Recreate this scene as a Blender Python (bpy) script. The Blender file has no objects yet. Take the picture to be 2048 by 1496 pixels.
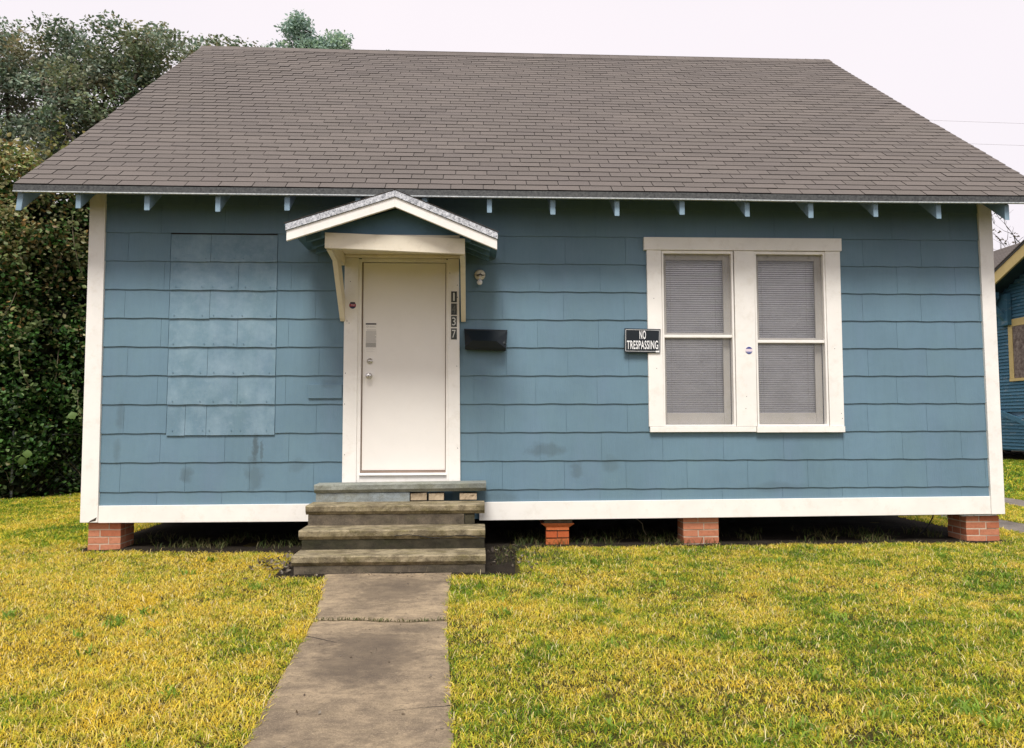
import bpy, math, random
import numpy as np
from mathutils import Vector, Matrix, Euler, noise as mn
random.seed(7); rng = np.random.default_rng(11)
sc = bpy.context.scene
R = math.radians
# ------------------------------------------------------------------ camera
cam = bpy.data.cameras.new('camera'); camo = bpy.data.objects.new('camera', cam)
sc.collection.objects.link(camo); sc.camera = camo
cam.sensor_width = 36; cam.lens = 1540/2048*36; cam.clip_start = .05; cam.clip_end = 1500
rt = Vector((0.99882765, -0.0483517, -0.00233129)); up = Vector((-0.0006016, -0.06055436, 0.99816472)); fw = Vector((0.04840414, 0.99699312, 0.06051246))
camo.matrix_world = Matrix(((rt.x, up.x, -fw.x, 3.71536), (rt.y, up.y, -fw.y, -7.58610), (rt.z, up.z, -fw.z, 1.38495), (0, 0, 0, 1)))
# ------------------------------------------------------------------ sky, sun, exposure
SUN_EL, SUN_AZ = R(58), R(188)          # azimuth clockwise from +Y: the sun stands behind the camera
w = bpy.data.worlds.new('World'); sc.world = w; w.use_nodes = True
nt = w.node_tree; nt.nodes.clear()
out = nt.nodes.new('ShaderNodeOutputWorld'); sky = nt.nodes.new('ShaderNodeTexSky'); sky.sky_type = 'NISHITA'; sky.sun_disc = False
sky.sun_elevation = SUN_EL; sky.sun_rotation = SUN_AZ
b1 = nt.nodes.new('ShaderNodeBackground'); b1.inputs[1].default_value = .05; nt.links.new(sky.outputs[0], b1.inputs[0])
b2 = nt.nodes.new('ShaderNodeBackground')     # the overcast deck
tc = nt.nodes.new('ShaderNodeTexCoord'); nz = nt.nodes.new('ShaderNodeTexNoise'); nz.inputs['Scale'].default_value = 1.6; nz.inputs['Detail'].default_value = 3
nt.links.new(tc.outputs['Generated'], nz.inputs['Vector'])
rp = nt.nodes.new('ShaderNodeValToRGB'); rp.color_ramp.elements[0].position = .3; rp.color_ramp.elements[1].position = .75
rp.color_ramp.elements[0].color = (.80, .755, .80, 1); rp.color_ramp.elements[1].color = (.86, .80, .83, 1)
nt.links.new(nz.outputs[0], rp.inputs[0]); nt.links.new(rp.outputs[0], b2.inputs[0]); b2.inputs[1].default_value = .72
ad = nt.nodes.new('ShaderNodeMixShader'); ad.inputs[0].default_value = .93
nt.links.new(b1.outputs[0], ad.inputs[1]); nt.links.new(b2.outputs[0], ad.inputs[2]); nt.links.new(ad.outputs[0], out.inputs[0])
sl = bpy.data.lights.new('sun', 'SUN'); sl.energy = 2.5; sl.angle = R(20); sl.color = (1, .965, .91)
slo = bpy.data.objects.new('sun', sl); sc.collection.objects.link(slo)
sd = Vector((math.sin(SUN_AZ)*math.cos(SUN_EL), math.cos(SUN_AZ)*math.cos(SUN_EL), math.sin(SUN_EL)))
slo.rotation_euler = sd.to_track_quat('Z', 'Y').to_euler(); slo.location = (0, -12, 20)
sc.view_settings.view_transform = 'Standard'; sc.view_settings.look = 'None'; sc.view_settings.gamma = 1
sc.view_settings.use_curve_mapping = False; sc.view_settings.exposure = .78
sc.cycles.max_bounces = 8; sc.cycles.transparent_max_bounces = 16; sc.cycles.use_denoising = True

# ------------------------------------------------------------------ helpers
col = sc.collection; ORG = {}
def props(o, label=None, cat=None, group=None, kind=None):
    for k, v in (('label', label), ('category', cat), ('group', group), ('kind', kind)):
        if v: o[k] = v
    return o
def thing(name, label, cat, loc=(0, 0, 0), group=None):
    o = bpy.data.objects.new(name, None); col.objects.link(o); o.location = loc; o.empty_display_size = .1
    ORG[o] = Vector(loc); return props(o, label, cat, group)
def link(name, me, parent=None, loc=None, mat=None, rot=None):
    """loc: world position of the mesh origin; without it the mesh is already in the parent's frame"""
    o = bpy.data.objects.new(name, me); col.objects.link(o)
    po = ORG[parent] if parent else Vector((0, 0, 0))
    L = Vector(loc) if loc is not None else po
    if parent: o.parent = parent
    o.location = L-po; ORG[o] = L
    if rot: o.rotation_euler = rot
    return o
class MB:
    def __init__(s): s.v = []; s.f = []
    def quad(s, *p):
        n = len(s.v); s.v += [tuple(q) for q in p]; s.f.append(tuple(range(n, n+len(p)))); return s
    def box(s, x0, x1, y0, y1, z0, z1):
        n = len(s.v); s.v += [(x, y, z) for x in (x0, x1) for y in (y0, y1) for z in (z0, z1)]
        s.f += [tuple(n+i for i in q) for q in ((0, 1, 3, 2), (4, 6, 7, 5), (0, 4, 5, 1), (2, 3, 7, 6), (0, 2, 6, 4), (1, 5, 7, 3))]; return s
    def hexa(s, p):   # 8 points ordered like box()
        n = len(s.v); s.v += [tuple(q) for q in p]
        s.f += [tuple(n+i for i in q) for q in ((0, 1, 3, 2), (4, 6, 7, 5), (0, 4, 5, 1), (2, 3, 7, 6), (0, 2, 6, 4), (1, 5, 7, 3))]; return s
    def prism(s, poly, axis, a, b):   # poly in the two other axes
        n = len(s.v); k = len(poly)
        for t in (a, b):
            for (u, w_) in poly:
                s.v.append((t, u, w_) if axis == 0 else (u, t, w_) if axis == 1 else (u, w_, t))
        s.f += [tuple(range(n, n+k)), tuple(range(n+2*k-1, n+k-1, -1))]
        s.f += [(n+i, n+(i+1) % k, n+k+(i+1) % k, n+k+i) for i in range(k)]; return s
    def tube(s, pts, r, k=6, cap=True):
        pts = [Vector(p) for p in pts]; rs = r if isinstance(r, (list, tuple)) else [r]*len(pts); n = len(s.v)
        for i, p in enumerate(pts):
            d = (pts[min(i+1, len(pts)-1)]-pts[max(i-1, 0)]).normalized()
            a = d.orthogonal().normalized() if abs(d.z) < .95 else Vector((1, 0, 0)); a = (a-d*a.dot(d)).normalized(); b = d.cross(a)
            for j in range(k):
                t = 2*math.pi*j/k; s.v.append(tuple(p+(a*math.cos(t)+b*math.sin(t))*rs[i]))
        for i in range(len(pts)-1):
            for j in range(k):
                s.f.append((n+i*k+j, n+i*k+(j+1) % k, n+(i+1)*k+(j+1) % k, n+(i+1)*k+j))
        if cap: s.f += [tuple(range(n+k-1, n-1, -1)), tuple(range(n+(len(pts)-1)*k, n+len(pts)*k))]
        return s
    def lathe(s, prof, c, axis, k=24):  # prof: (radius, along) about axis vector from c
        c = Vector(c); ax = Vector(axis).normalized(); a = ax.orthogonal().normalized(); b = ax.cross(a); n = len(s.v)
        for (r_, h) in prof:
            for j in range(k):
                t = 2*math.pi*j/k; s.v.append(tuple(c+ax*h+(a*math.cos(t)+b*math.sin(t))*r_))
        for i in range(len(prof)-1):
            for j in range(k): s.f.append((n+i*k+j, n+i*k+(j+1) % k, n+(i+1)*k+(j+1) % k, n+(i+1)*k+j))
        s.f += [tuple(range(n+k-1, n-1, -1)), tuple(range(n+(len(prof)-1)*k, n+len(prof)*k))]; return s
    def mesh(s, name, m=None, o=Vector((0, 0, 0)), smooth=False):
        me = bpy.data.meshes.new(name); me.from_pydata([(a-o.x, b-o.y, c-o.z) for a, b, c in s.v], [], s.f)
        if m: me.materials.append(m)
        if smooth:
            me.polygons.foreach_set('use_smooth', [True]*len(me.polygons))
        me.update(); return me
    def build(s, name, m, parent=None, bevel=0, smooth=False, fix=True, **kw):
        me = s.mesh(name, m, ORG[parent] if parent else Vector((0, 0, 0)), smooth)
        if fix:
            import bmesh
            b = bmesh.new(); b.from_mesh(me); bmesh.ops.recalc_face_normals(b, faces=b.faces); b.to_mesh(me); b.free()
        o = link(name, me, parent)
        if bevel:
            md = o.modifiers.new('bevel', 'BEVEL'); md.width = bevel; md.segments = 2; md.limit_method = 'ANGLE'
        return props(o, **kw)

# ------------------------------------------------------------------ materials
def srgb(r, g, b):
    return tuple(((c/255)/12.92 if c/255 <= .04045 else ((c/255+.055)/1.055)**2.4) for c in (r, g, b))
class NT:
    def __init__(s, name):
        s.m = bpy.data.materials.new(name); s.m.use_nodes = True; s.t = s.m.node_tree; s.t.nodes.clear()
        s.o = s.n('OutputMaterial'); s.p = s.n('BsdfPrincipled'); s.l(s.p.outputs[0], s.o.inputs[0])
        s.pos = s.n('NewGeometry').outputs['Position']
    def n(s, t, **k):
        a = s.t.nodes.new('ShaderNode'+t)
        for x, y in k.items(): setattr(a, x, y)
        return a
    def l(s, a, b): s.t.links.new(a, b)
    def noise(s, scale, detail=3, rough=.55, vec=None, stretch=None, dist=0):
        a = s.n('TexNoise'); a.inputs['Scale'].default_value = scale; a.inputs['Detail'].default_value = detail
        a.inputs['Roughness'].default_value = rough; a.inputs['Distortion'].default_value = dist
        v = vec or s.pos
        if stretch:
            mp = s.n('Mapping'); mp.inputs['Scale'].default_value = stretch; s.l(v, mp.inputs[0]); v = mp.outputs[0]
        s.l(v, a.inputs['Vector']); return a.outputs[0]
    def ramp(s, f, stops, interp='LINEAR'):
        a = s.n('ValToRGB'); a.color_ramp.interpolation = interp; e = a.color_ramp.elements
        while len(e) < len(stops): e.new(.5)
        for q, (p, c) in zip(e, stops): q.position = p; q.color = (c if len(c) == 4 else (*c, 1)) if not isinstance(c, (int, float)) else (c, c, c, 1)
        s.l(f, a.inputs[0]); return a.outputs[0]
    def mix(s, f, a, b, mode='MIX'):
        x = s.n('Mix', data_type='RGBA', blend_type=mode)
        for k, v in ((0, f), (6, a), (7, b)):
            if isinstance(v, (int, float)): x.inputs[k].default_value = v if k == 0 else (v, v, v, 1)
            elif isinstance(v, tuple): x.inputs[k].default_value = (*v, 1)
            else: s.l(v, x.inputs[k])
        return x.outputs[2]
    def math(s, op, a, b=0., c=0.):
        x = s.n('Math', operation=op)
        for i, v in enumerate((a, b, c)):
            if isinstance(v, (int, float)): x.inputs[i].default_value = v
            else: s.l(v, x.inputs[i])
        return x.outputs[0]
    def rnd(s):
        a = s.math('ADD', s.n('ObjectInfo').outputs['Random'], s.n('NewGeometry').outputs['Random Per Island'])
        return s.math('FRACT', a)
    def blob(s, c, sx, sz, k=.6, scale=14):   # irregular smudge on the facade round (x, z)
        mp = s.n('Mapping'); mp.vector_type = 'POINT'
        mp.inputs['Location'].default_value = (-c[0]/sx, 0, -c[1]/sz); mp.inputs['Scale'].default_value = (1/sx, 0, 1/sz); s.l(s.pos, mp.inputs[0])
        ln = s.n('VectorMath', operation='LENGTH'); s.l(mp.outputs[0], ln.inputs[0])
        d = s.math('ADD', ln.outputs['Value'], s.math('MULTIPLY', s.math('SUBTRACT', s.noise(scale, 4), .5), 1.6))
        return s.math('MULTIPLY', s.ramp(d, [(.45, 1.), (1., 0.)]), k)
    def bump(s, h, strength=.3, dist=.01):
        b = s.n('Bump'); b.inputs['Strength'].default_value = strength; b.inputs['Distance'].default_value = dist
        s.l(h, b.inputs['Height']); s.l(b.outputs[0], s.p.inputs['Normal'])
    def set(s, c=None, rough=.7, metal=0, spec=.3):
        if c is not None:
            if isinstance(c, tuple): s.p.inputs['Base Color'].default_value = (*c, 1)
            else: s.l(c, s.p.inputs['Base Color'])
        if isinstance(rough, (int, float)): s.p.inputs['Roughness'].default_value = rough
        else: s.l(rough, s.p.inputs['Roughness'])
        s.p.inputs['Metallic'].default_value = metal; s.p.inputs['Specular IOR Level'].default_value = spec
        return s.m
def paint(name, c, var=.12, rough=.6, dirt=None, dirt_amt=.35, bump=.15, grain=None, spec=.3, scale=3):
    k = NT(name); f = k.ramp(k.noise(scale, 4), [(.3, 0.), (.7, 1.)])
    lo = tuple(x*(1-var) for x in c); hi = tuple(min(x*(1+var), 1) for x in c)
    cc = k.mix(f, lo, hi)
    if dirt: cc = k.mix(k.math('MULTIPLY', k.ramp(k.noise(9, 6, .7), [(.52, 0.), (.8, 1.)]), dirt_amt), cc, dirt)
    h = k.noise(90, 3, .6, stretch=grain)
    k.bump(h, bump, .004); return k.set(cc, rough, 0, spec)
def flat(name, c, rough=.6, metal=0, spec=.3): return NT(name).set(c, rough, metal, spec)

CREAM = (.82, .79, .745)
M = {}
M['trim'] = paint('cream_paint', CREAM, .05, .55, (.45, .38, .27), .3, .25, (1, 1, 8))
M['trimv'] = paint('cream_paint_upright', CREAM, .05, .55, (.45, .38, .27), .3, .25, (8, 8, .6))
M['door'] = paint('white_door_paint', (.80, .765, .72), .02, .4, (.6, .55, .48), .12, .04, None, .4)
M['canopy'] = paint('aged_cream_paint', (.76, .69, .56), .07, .6, (.40, .33, .22), .4, .3, (1, 1, 6))
M['sillwood'] = paint('threshold_wood', (.26, .19, .15), .2, .6)
# siding
def siding(name, base, chalk):
    k = NT(name); r = k.rnd()
    c = k.mix(k.ramp(k.noise(1.1, 4, .6), [(.3, 0.), (.7, 1.)]), tuple(x*.88 for x in base), tuple(x*1.10 for x in base))
    c = k.mix(k.math('MULTIPLY', k.ramp(k.noise(2.3, 5, .6, stretch=(1, 1, .5)), [(.45, 0.), (.72, 1.)]), .4), c, (base[0]*1.10, base[1]*1.08, base[2]*.95))
    c = k.mix(k.math('MULTIPLY', k.ramp(k.noise(1.7, 5, .6, stretch=(1.6, 1, .4)), [(.5, 0.), (.75, 1.)]), .35), c, (base[0]*1.15, base[1]*.98, base[2]*1.12))
    c = k.mix(k.math('MULTIPLY', r, .16), c, tuple(x*.72 for x in base))
    c = k.mix(k.math('MULTIPLY', k.ramp(k.noise(26, 5, .75, stretch=(1, 1, .12)), [(.45, 0.), (.75, 1.)]), .14), c, tuple(x*.55 for x in base))
    if chalk:
        c = k.mix(k.math('MULTIPLY', k.ramp(k.noise(4.5, 7, .7), [(.42, 0.), (.68, 1.)]), .42), c, (.30, .40, .47))
        c = k.mix(k.math('MULTIPLY', k.ramp(k.noise(30, 5, .8), [(.6, 0.), (.75, 1.)]), .3), c, (.42, .50, .54))
    dk = (.07, .10, .115)
    for cc, sx, sz, a, s_ in (((1.60, 1.13), .035, .17, .8, 30), ((1.66, 1.10), .02, .12, .6, 40), ((1.60, .88), .10, .22, .45, 9), ((.95, .88), .08, .09, .5, 10),
                          ((4.42, 1.10), .22, .09, .45, 9), ((4.72, .90), .07, .11, .4, 12), ((.32, 1.42), .05, .17, .35, 8), ((.30, 1.10), .05, .15, .35, 8), ((5.05, .95), .10, .10, .3, 8),
                          ((2.30, 1.75), .12, .06, .3, 8), ((2.0, .95), .10, .08, .3, 8), ((6.7, .72), .35, .06, .3, 5), ((3.95, .62), .22, .12, .35, 6)):
        c = k.mix(k.blob(cc, sx, sz, a, s_), c, dk)
    pl = k.math('MULTIPLY', k.ramp(k.noise(55, 4, .8, stretch=(1, 1, .5)), [(.76, 0.), (.78, 1.)]), .8)
    c = k.mix(pl, c, (.55, .58, .58))
    k.bump(k.math('ADD', k.noise(120, 3, .7, stretch=(1, 1, .1)), k.math('MULTIPLY', k.noise(14, 4), .6)), .35, .006)
    return k.set(c, k.ramp(k.noise(6), [(.3, .5), (.7, .68)]), 0, .28)
BLUE = (.132, .218, .280)
M['siding'] = siding('blue_shingle_paint', BLUE, False)
M['patch'] = siding('chalky_blue_paint', (.142, .232, .295), True)
M['bluewood'] = paint('blue_wood_paint', (.10, .19, .265), .15, .6, (.05, .08, .10), .4, .3)
M['rafter'] = paint('pale_blue_wood_paint', (.22, .32, .40), .15, .6, (.09, .13, .15), .5, .4, (1, 1, 4), scale=8)
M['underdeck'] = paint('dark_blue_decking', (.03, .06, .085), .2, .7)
# roof
k = NT('asphalt_shingle'); r = k.rnd()
c = k.ramp(r, [(0., (.080, .069, .061)), (.35, (.100, .087, .076)), (.7, (.118, .101, .089)), (1., (.090, .078, .071))])
c = k.mix(k.math('MULTIPLY', k.ramp(k.noise(.7, 5, .6), [(.35, 0.), (.7, 1.)]), .45), c, (.082, .070, .066))
c = k.mix(k.math('MULTIPLY', k.ramp(k.noise(260, 2, .9), [(.4, 0.), (.65, 1.)]), .4), c, (.24, .20, .18))
c = k.mix(k.math('MULTIPLY', k.ramp(k.noise(5, 6, .8, stretch=(1, .25, .25)), [(.55, 0.), (.8, 1.)]), .4), c, (.08, .072, .07))
k.bump(k.noise(320, 2, .9), .6, .004); M['shingle'] = k.set(c, .85, 0, .35)
M['tar'] = flat('roofing_felt', (.016, .014, .013), .9)
def gal(name, a, b, sc_=45, me=.35):
    k = NT(name); f = k.ramp(k.noise(sc_, 5, .85, dist=.6), [(.38, 0.), (.60, 1.)]); c = k.mix(f, a, b)
    k.bump(k.noise(sc_*2), .2, .002); return k.set(c, .5, me, .5)
M['gal'] = gal('mottled_galvanised_metal', (.13, .14, .16), (.68, .69, .72), 48, .15)
M['eavemetal'] = gal('weathered_eave_metal', (.018, .020, .022), (.085, .088, .085), 40, .1)
M['eavelip'] = gal('pale_metal_lip', (.30, .34, .35), (.62, .64, .64), 30, .1)
# concrete
def concrete(name, a, b, dirt, moss, mossamt, scale=2.2, spread=(.42, .62), stains=()):
    k = NT(name); c = k.mix(k.ramp(k.noise(scale, 7, .68, dist=.3), [(spread[0], 0.), (spread[1], 1.)]), a, b)
    c = k.mix(k.math('MULTIPLY', k.ramp(k.noise(scale*2.7, 8, .75), [(.5, 0.), (.72, 1.)]), .7), c, dirt)
    c = k.mix(k.math('MULTIPLY', k.ramp(k.noise(scale*1.7+3, 6, .7, stretch=(.5, 1, 1)), [(.46, 0.), (.68, 1.)]), mossamt), c, moss)
    c = k.mix(k.math('MULTIPLY', k.ramp(k.noise(150, 3, .8), [(.52, 0.), (.66, 1.)]), .5), c, tuple(min(x*1.35, 1) for x in a))
    c = k.mix(k.math('MULTIPLY', k.ramp(k.noise(70, 5, .8), [(.54, 0.), (.66, 1.)]), .55), c, tuple(x*.5 for x in dirt))
    c = k.mix(k.math('MULTIPLY', k.ramp(k.noise(13, 9, .8, stretch=(.6, 1.4, 1)), [(.46, 0.), (.62, 1.)]), .45), c, dirt)
    for (sx, sy, rx, ry, am) in stains:     # grey-brown stains on the walked middle of the slab
        mp = k.n('Mapping'); mp.inputs['Location'].default_value = (-sx/rx, -sy/ry, 0); mp.inputs['Scale'].default_value = (1/rx, 1/ry, 0); k.l(k.pos, mp.inputs[0])
        ln = k.n('VectorMath', operation='LENGTH'); k.l(mp.outputs[0], ln.inputs[0])
        d = k.math('ADD', ln.outputs['Value'], k.math('MULTIPLY', k.math('SUBTRACT', k.noise(6, 8, .75), .5), 2.2))
        c = k.mix(k.math('MULTIPLY', k.ramp(d, [(.55, 1.), (1.05, 0.)]), am), c, dirt)
    k.bump(k.math('ADD', k.noise(160, 4, .8), k.math('MULTIPLY', k.noise(18, 5), 1.2)), .55, .008)
    return k.set(c, .9, 0, .2)
M['path'] = concrete('path_concrete', (.37, .285, .185), (.165, .128, .090), (.090, .070, .053), (.34, .265, .165), .35, 3.0, (.38, .62), ((3.10, -1.75, .36, .50, .6), (3.12, -3.25, .36, .55, .65), (2.95, -4.6, .4, .35, .4), (3.3, -2.75, .2, .12, .4)))
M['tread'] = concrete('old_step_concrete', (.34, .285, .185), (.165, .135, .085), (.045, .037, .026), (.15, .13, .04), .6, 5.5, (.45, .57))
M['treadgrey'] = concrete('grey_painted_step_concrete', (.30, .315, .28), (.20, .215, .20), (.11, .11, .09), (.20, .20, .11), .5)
M['riser'] = concrete('dark_step_riser', (.06, .052, .034), (.028, .025, .017), (.014, .013, .010), (.035, .038, .016), .6)  # riser colour darkened for the shade in the undercuts
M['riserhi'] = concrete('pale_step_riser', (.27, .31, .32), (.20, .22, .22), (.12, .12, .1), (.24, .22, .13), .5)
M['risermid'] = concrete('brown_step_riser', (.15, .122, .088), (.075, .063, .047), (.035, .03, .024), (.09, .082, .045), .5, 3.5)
M['drive'] = concrete('driveway_concrete', (.22, .19, .165), (.14, .12, .105), (.09, .08, .07), (.17, .15, .12), .4)
def brick(name, a, b):
    k = NT(name); c = k.mix(k.rnd(), a, b); c = k.mix(k.math('MULTIPLY', k.ramp(k.noise(40, 5, .7), [(.45, 0.), (.75, 1.)]), .5), c, tuple(x*.5 for x in a))
    c = k.mix(k.math('MULTIPLY', k.ramp(k.noise(18, 6, .8), [(.6, 0.), (.75, 1.)]), .35), c, (.45, .36, .28))
    k.bump(k.noise(150, 4), .5, .004); return k.set(c, .88, 0, .2)
M['brick'] = brick('red_brick', (.40, .135, .070), (.50, .215, .125))
M['brick2'] = brick('deep_red_brick', (.43, .095, .032), (.50, .15, .05))
M['oldbrick'] = brick('cream_smeared_brick', (.46, .38, .26), (.36, .27, .18))
M['mortar'] = paint('mortar', (.52, .45, .35), .15, .9, (.2, .17, .13), .5, .6)
# ground
k = NT('soil_and_thatch')
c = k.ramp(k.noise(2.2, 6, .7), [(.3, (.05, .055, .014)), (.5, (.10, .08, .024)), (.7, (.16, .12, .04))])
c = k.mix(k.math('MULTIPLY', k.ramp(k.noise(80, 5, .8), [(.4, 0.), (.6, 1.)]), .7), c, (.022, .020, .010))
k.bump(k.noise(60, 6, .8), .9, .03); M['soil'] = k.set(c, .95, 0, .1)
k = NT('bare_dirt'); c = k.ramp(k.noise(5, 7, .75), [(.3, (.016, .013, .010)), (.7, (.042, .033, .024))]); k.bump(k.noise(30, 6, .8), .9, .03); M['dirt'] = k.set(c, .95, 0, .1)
def leafmat(name, trans=.3, rough=.5):
    k = NT(name); at = k.n('Attribute', attribute_name='tint'); k.set(at.outputs['Color'], rough, 0, .3)
    tr = k.n('BsdfTranslucent'); k.l(at.outputs['Color'], tr.inputs[0]); mx = k.n('MixShader'); mx.inputs[0].default_value = trans
    k.l(k.p.outputs[0], mx.inputs[1]); k.l(tr.outputs[0], mx.inputs[2]); k.l(mx.outputs[0], k.o.inputs[0]); return k.m
M['grass'] = leafmat('grass_blade', .42, .6); M['leaf'] = leafmat('leaf', .35, .45)
k = NT('bark'); c = k.ramp(k.noise(14, 6, .7, stretch=(1, 1, .2)), [(.3, (.03, .026, .02)), (.7, (.10, .085, .065))]); k.bump(k.noise(30, 5, stretch=(1, 1, .2)), .8, .02); M['bark'] = k.set(c, .9, 0, .1)
M['vine'] = flat('vine_stem', (.16, .13, .085), .8)
# small things
M['black'] = paint('black_metal_paint', (.007, .012, .017), .2, .42, None, 0, .1, None, .35)
M['white'] = flat('white_print', (.80, .80, .80), .5)
M['numdark'] = gal('tarnished_number_tile', (.020, .024, .022), (.07, .075, .068), 110, .2)
M['numpale'] = flat('pale_digit', (.62, .62, .58), .4, .1)
M['numdull'] = flat('dull_digit', (.14, .145, .13), .5, .1)
M['steel'] = flat('satin_nickel', (.62, .60, .57), .32, .85, .5)
M['steeldark'] = flat('keyhole_dark', (.02, .02, .02), .5)
M['print'] = flat('grey_print', (.30, .29, .27), .7); M['printdark'] = flat('dark_print', (.05, .045, .05), .7); M['faint'] = flat('faint_print', (.60, .57, .52), .7)
M['navy'] = flat('navy_print', (.03, .04, .10), .5); M['red'] = flat('red_print', (.35, .05, .07), .5); M['blueprint'] = flat('blue_print', (.045, .07, .26), .5); M['pinkish'] = flat('pale_pink_print', (.72, .60, .66), .5)
M['porcelain'] = paint('porcelain', (.72, .66, .52), .08, .35, (.3, .24, .15), .4, .05, None, .5)
k = NT('frosted_bulb_glass'); M['bulb'] = k.set((.82, .80, .82), .25, 0, .5)
M['sash'] = paint('grey_screened_sash', (.36, .335, .30), .10, .65, (.22, .21, .15), .5, .3)  # grey tone holds the dulling by screen and glass in front
M['blind'] = paint('blind_slat', (.85, .84, .86), .06, .5, (.45, .43, .44), .3, .05)
k = NT('window_screen'); k.set((.44, .44, .46), .55, 0, .4)
tp = k.n('BsdfTransparent'); mx = k.n('MixShader')
f = k.ramp(k.noise(3.2, 5, .65), [(.3, .12), (.7, .28)]); k.l(f, mx.inputs[0]); k.l(tp.outputs[0], mx.inputs[1]); k.l(k.p.outputs[0], mx.inputs[2]); k.l(mx.outputs[0], k.o.inputs[0]); M['screen'] = k.m
k = NT('window_glass'); gl = k.n('BsdfGlossy'); gl.inputs['Roughness'].default_value = .04; tp = k.n('BsdfTransparent'); mx = k.n('MixShader'); fr = k.n('Fresnel'); fr.inputs[0].default_value = 1.45
k.l(fr.outputs[0], mx.inputs[0]); k.l(tp.outputs[0], mx.inputs[1]); k.l(gl.outputs[0], mx.inputs[2]); k.l(mx.outputs[0], k.o.inputs[0]); M['glass'] = k.m
M['dark'] = flat('dark_interior', (.02, .02, .022), .9)
k = NT('peeling_blue_clapboard'); c = k.mix(k.rnd(), (.045, .135, .205), (.085, .20, .285))
c = k.mix(k.math('MULTIPLY', k.ramp(k.noise(2.6, 7, .8, stretch=(1, 1, 3)), [(.55, 0.), (.66, 1.)]), .6), c, (.30, .36, .38)); k.bump(k.noise(30, 5), .4, .01); M['clap'] = k.set(c, .75, 0, .2)
M['yellow'] = paint('yellow_trim_paint', (.62, .48, .20), .08, .6, (.35, .27, .12), .4, .2)
k = NT('weathered_plywood'); c = k.ramp(k.noise(7, 8, .85), [(.35, (.07, .05, .045)), (.5, (.20, .16, .14)), (.7, (.42, .36, .31))]); M['ply'] = k.set(c, .85, 0, .2)
M['cable'] = flat('black_cable_rubber', (.012, .012, .014), .5); M['wire'] = flat('overhead_wire', (.45, .43, .46), .6)
M['fencewire'] = flat('galvanised_wire', (.22, .23, .23), .5, .5)

# ================================================================== SETTING
def gz(x, y):
    z = .162+.020*max(min(y, 0), -10)
    z += .010*mn.noise((x*.8, y*.8, 3.1))
    if x < -1 and y > 2: z += .0
    return z
def sheet(name, xs, ys, zf, m, kind='structure', parent=None):
    b = MB(); o = ORG[parent] if parent else Vector((0, 0, 0))
    b.v = [(x, y, zf(x, y)) for y in ys for x in xs]; nx = len(xs)
    b.f = [(j*nx+i, j*nx+i+1, (j+1)*nx+i+1, (j+1)*nx+i) for j in range(len(ys)-1) for i in range(nx-1)]
    return b.build(name, m, parent, smooth=True, fix=False, kind=kind)
xs = [-900, -300, -120, -60, -30, -18]+list(np.arange(-12, 26, .4))+[30, 40, 60, 120, 300, 900]
ys = [-400, -120, -50, -25, -15]+list(np.arange(-10, 20, .4))+[25, 35, 60, 120, 300, 900]
sheet('ground', xs, ys, gz, M['soil'])
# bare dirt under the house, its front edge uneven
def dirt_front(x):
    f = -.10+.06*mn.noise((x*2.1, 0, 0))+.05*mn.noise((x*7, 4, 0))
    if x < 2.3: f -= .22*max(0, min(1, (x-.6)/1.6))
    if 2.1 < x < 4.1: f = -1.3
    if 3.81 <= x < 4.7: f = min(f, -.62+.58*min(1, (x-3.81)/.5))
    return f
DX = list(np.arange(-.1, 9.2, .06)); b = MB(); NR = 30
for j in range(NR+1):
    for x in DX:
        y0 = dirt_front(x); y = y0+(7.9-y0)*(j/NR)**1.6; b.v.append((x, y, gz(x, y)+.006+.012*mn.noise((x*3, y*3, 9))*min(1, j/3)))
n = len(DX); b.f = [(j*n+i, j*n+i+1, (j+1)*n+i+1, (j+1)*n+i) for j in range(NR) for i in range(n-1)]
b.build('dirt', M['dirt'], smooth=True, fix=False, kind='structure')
# path of two slabs with an uneven joint
path = thing('path', None, None, (3.1, -2.5, .12)); path['kind'] = 'structure'
def pl(y): return np.interp(y, [-9, -4.35, -2.54, -1.5, -1.1], [2.98, 2.783, 2.695, 2.55, 2.47])
def pr(y): return np.interp(y, [-9, -4.4, -2.59, -1.5, -1.1], [3.85, 3.633, 3.537, 3.53, 3.53])
def joint(t): return -2.56+.022*math.sin(t*7)+.018*mn.noise((t*9, 0, 0))-.03*t
def slab(ya, yb, edge_a, edge_b):
    b = MB(); NX, NY = 26, 40
    for layer in (0, 1):
        for j in range(NY+1):
            for i in range(NX+1):
                t = i/NX; y0 = joint(t)+ya if edge_a else ya; y1 = joint(t)+yb if edge_b else yb
                y = y0+(y1-y0)*j/NY; x = pl(y)+(pr(y)-pl(y))*t
                if i in (0, NX): x += .012*mn.noise((y*6, i, 2))
                z = gz(x, y)+.010+.004*mn.noise((x*2, y*2, 5)); rim = i in (0, NX) or j in (0, NY)
                b.v.append((x, y, (z-.004*rim) if layer == 0 else z-.10))
    W = NX+1; L = W*(NY+1)
    for j in range(NY):
        for i in range(NX): q = j*W+i; b.f.append((q, q+1, q+W+1, q+W))
    ring = [i for i in range(W)]+[j*W+NX for j in range(1, NY+1)]+[NY*W+i for i in range(NX-1, -1, -1)]+[j*W for j in range(NY-1, 0, -1)]
    for a, c in zip(ring, ring[1:]+ring[:1]): b.f.append((a, a+L, c+L, c))
    b.build('slab', M['path'], path, smooth=False, fix=False)
slab(.012, -1.18, True, False); slab(-9.0, -.012, False, True)
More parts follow.
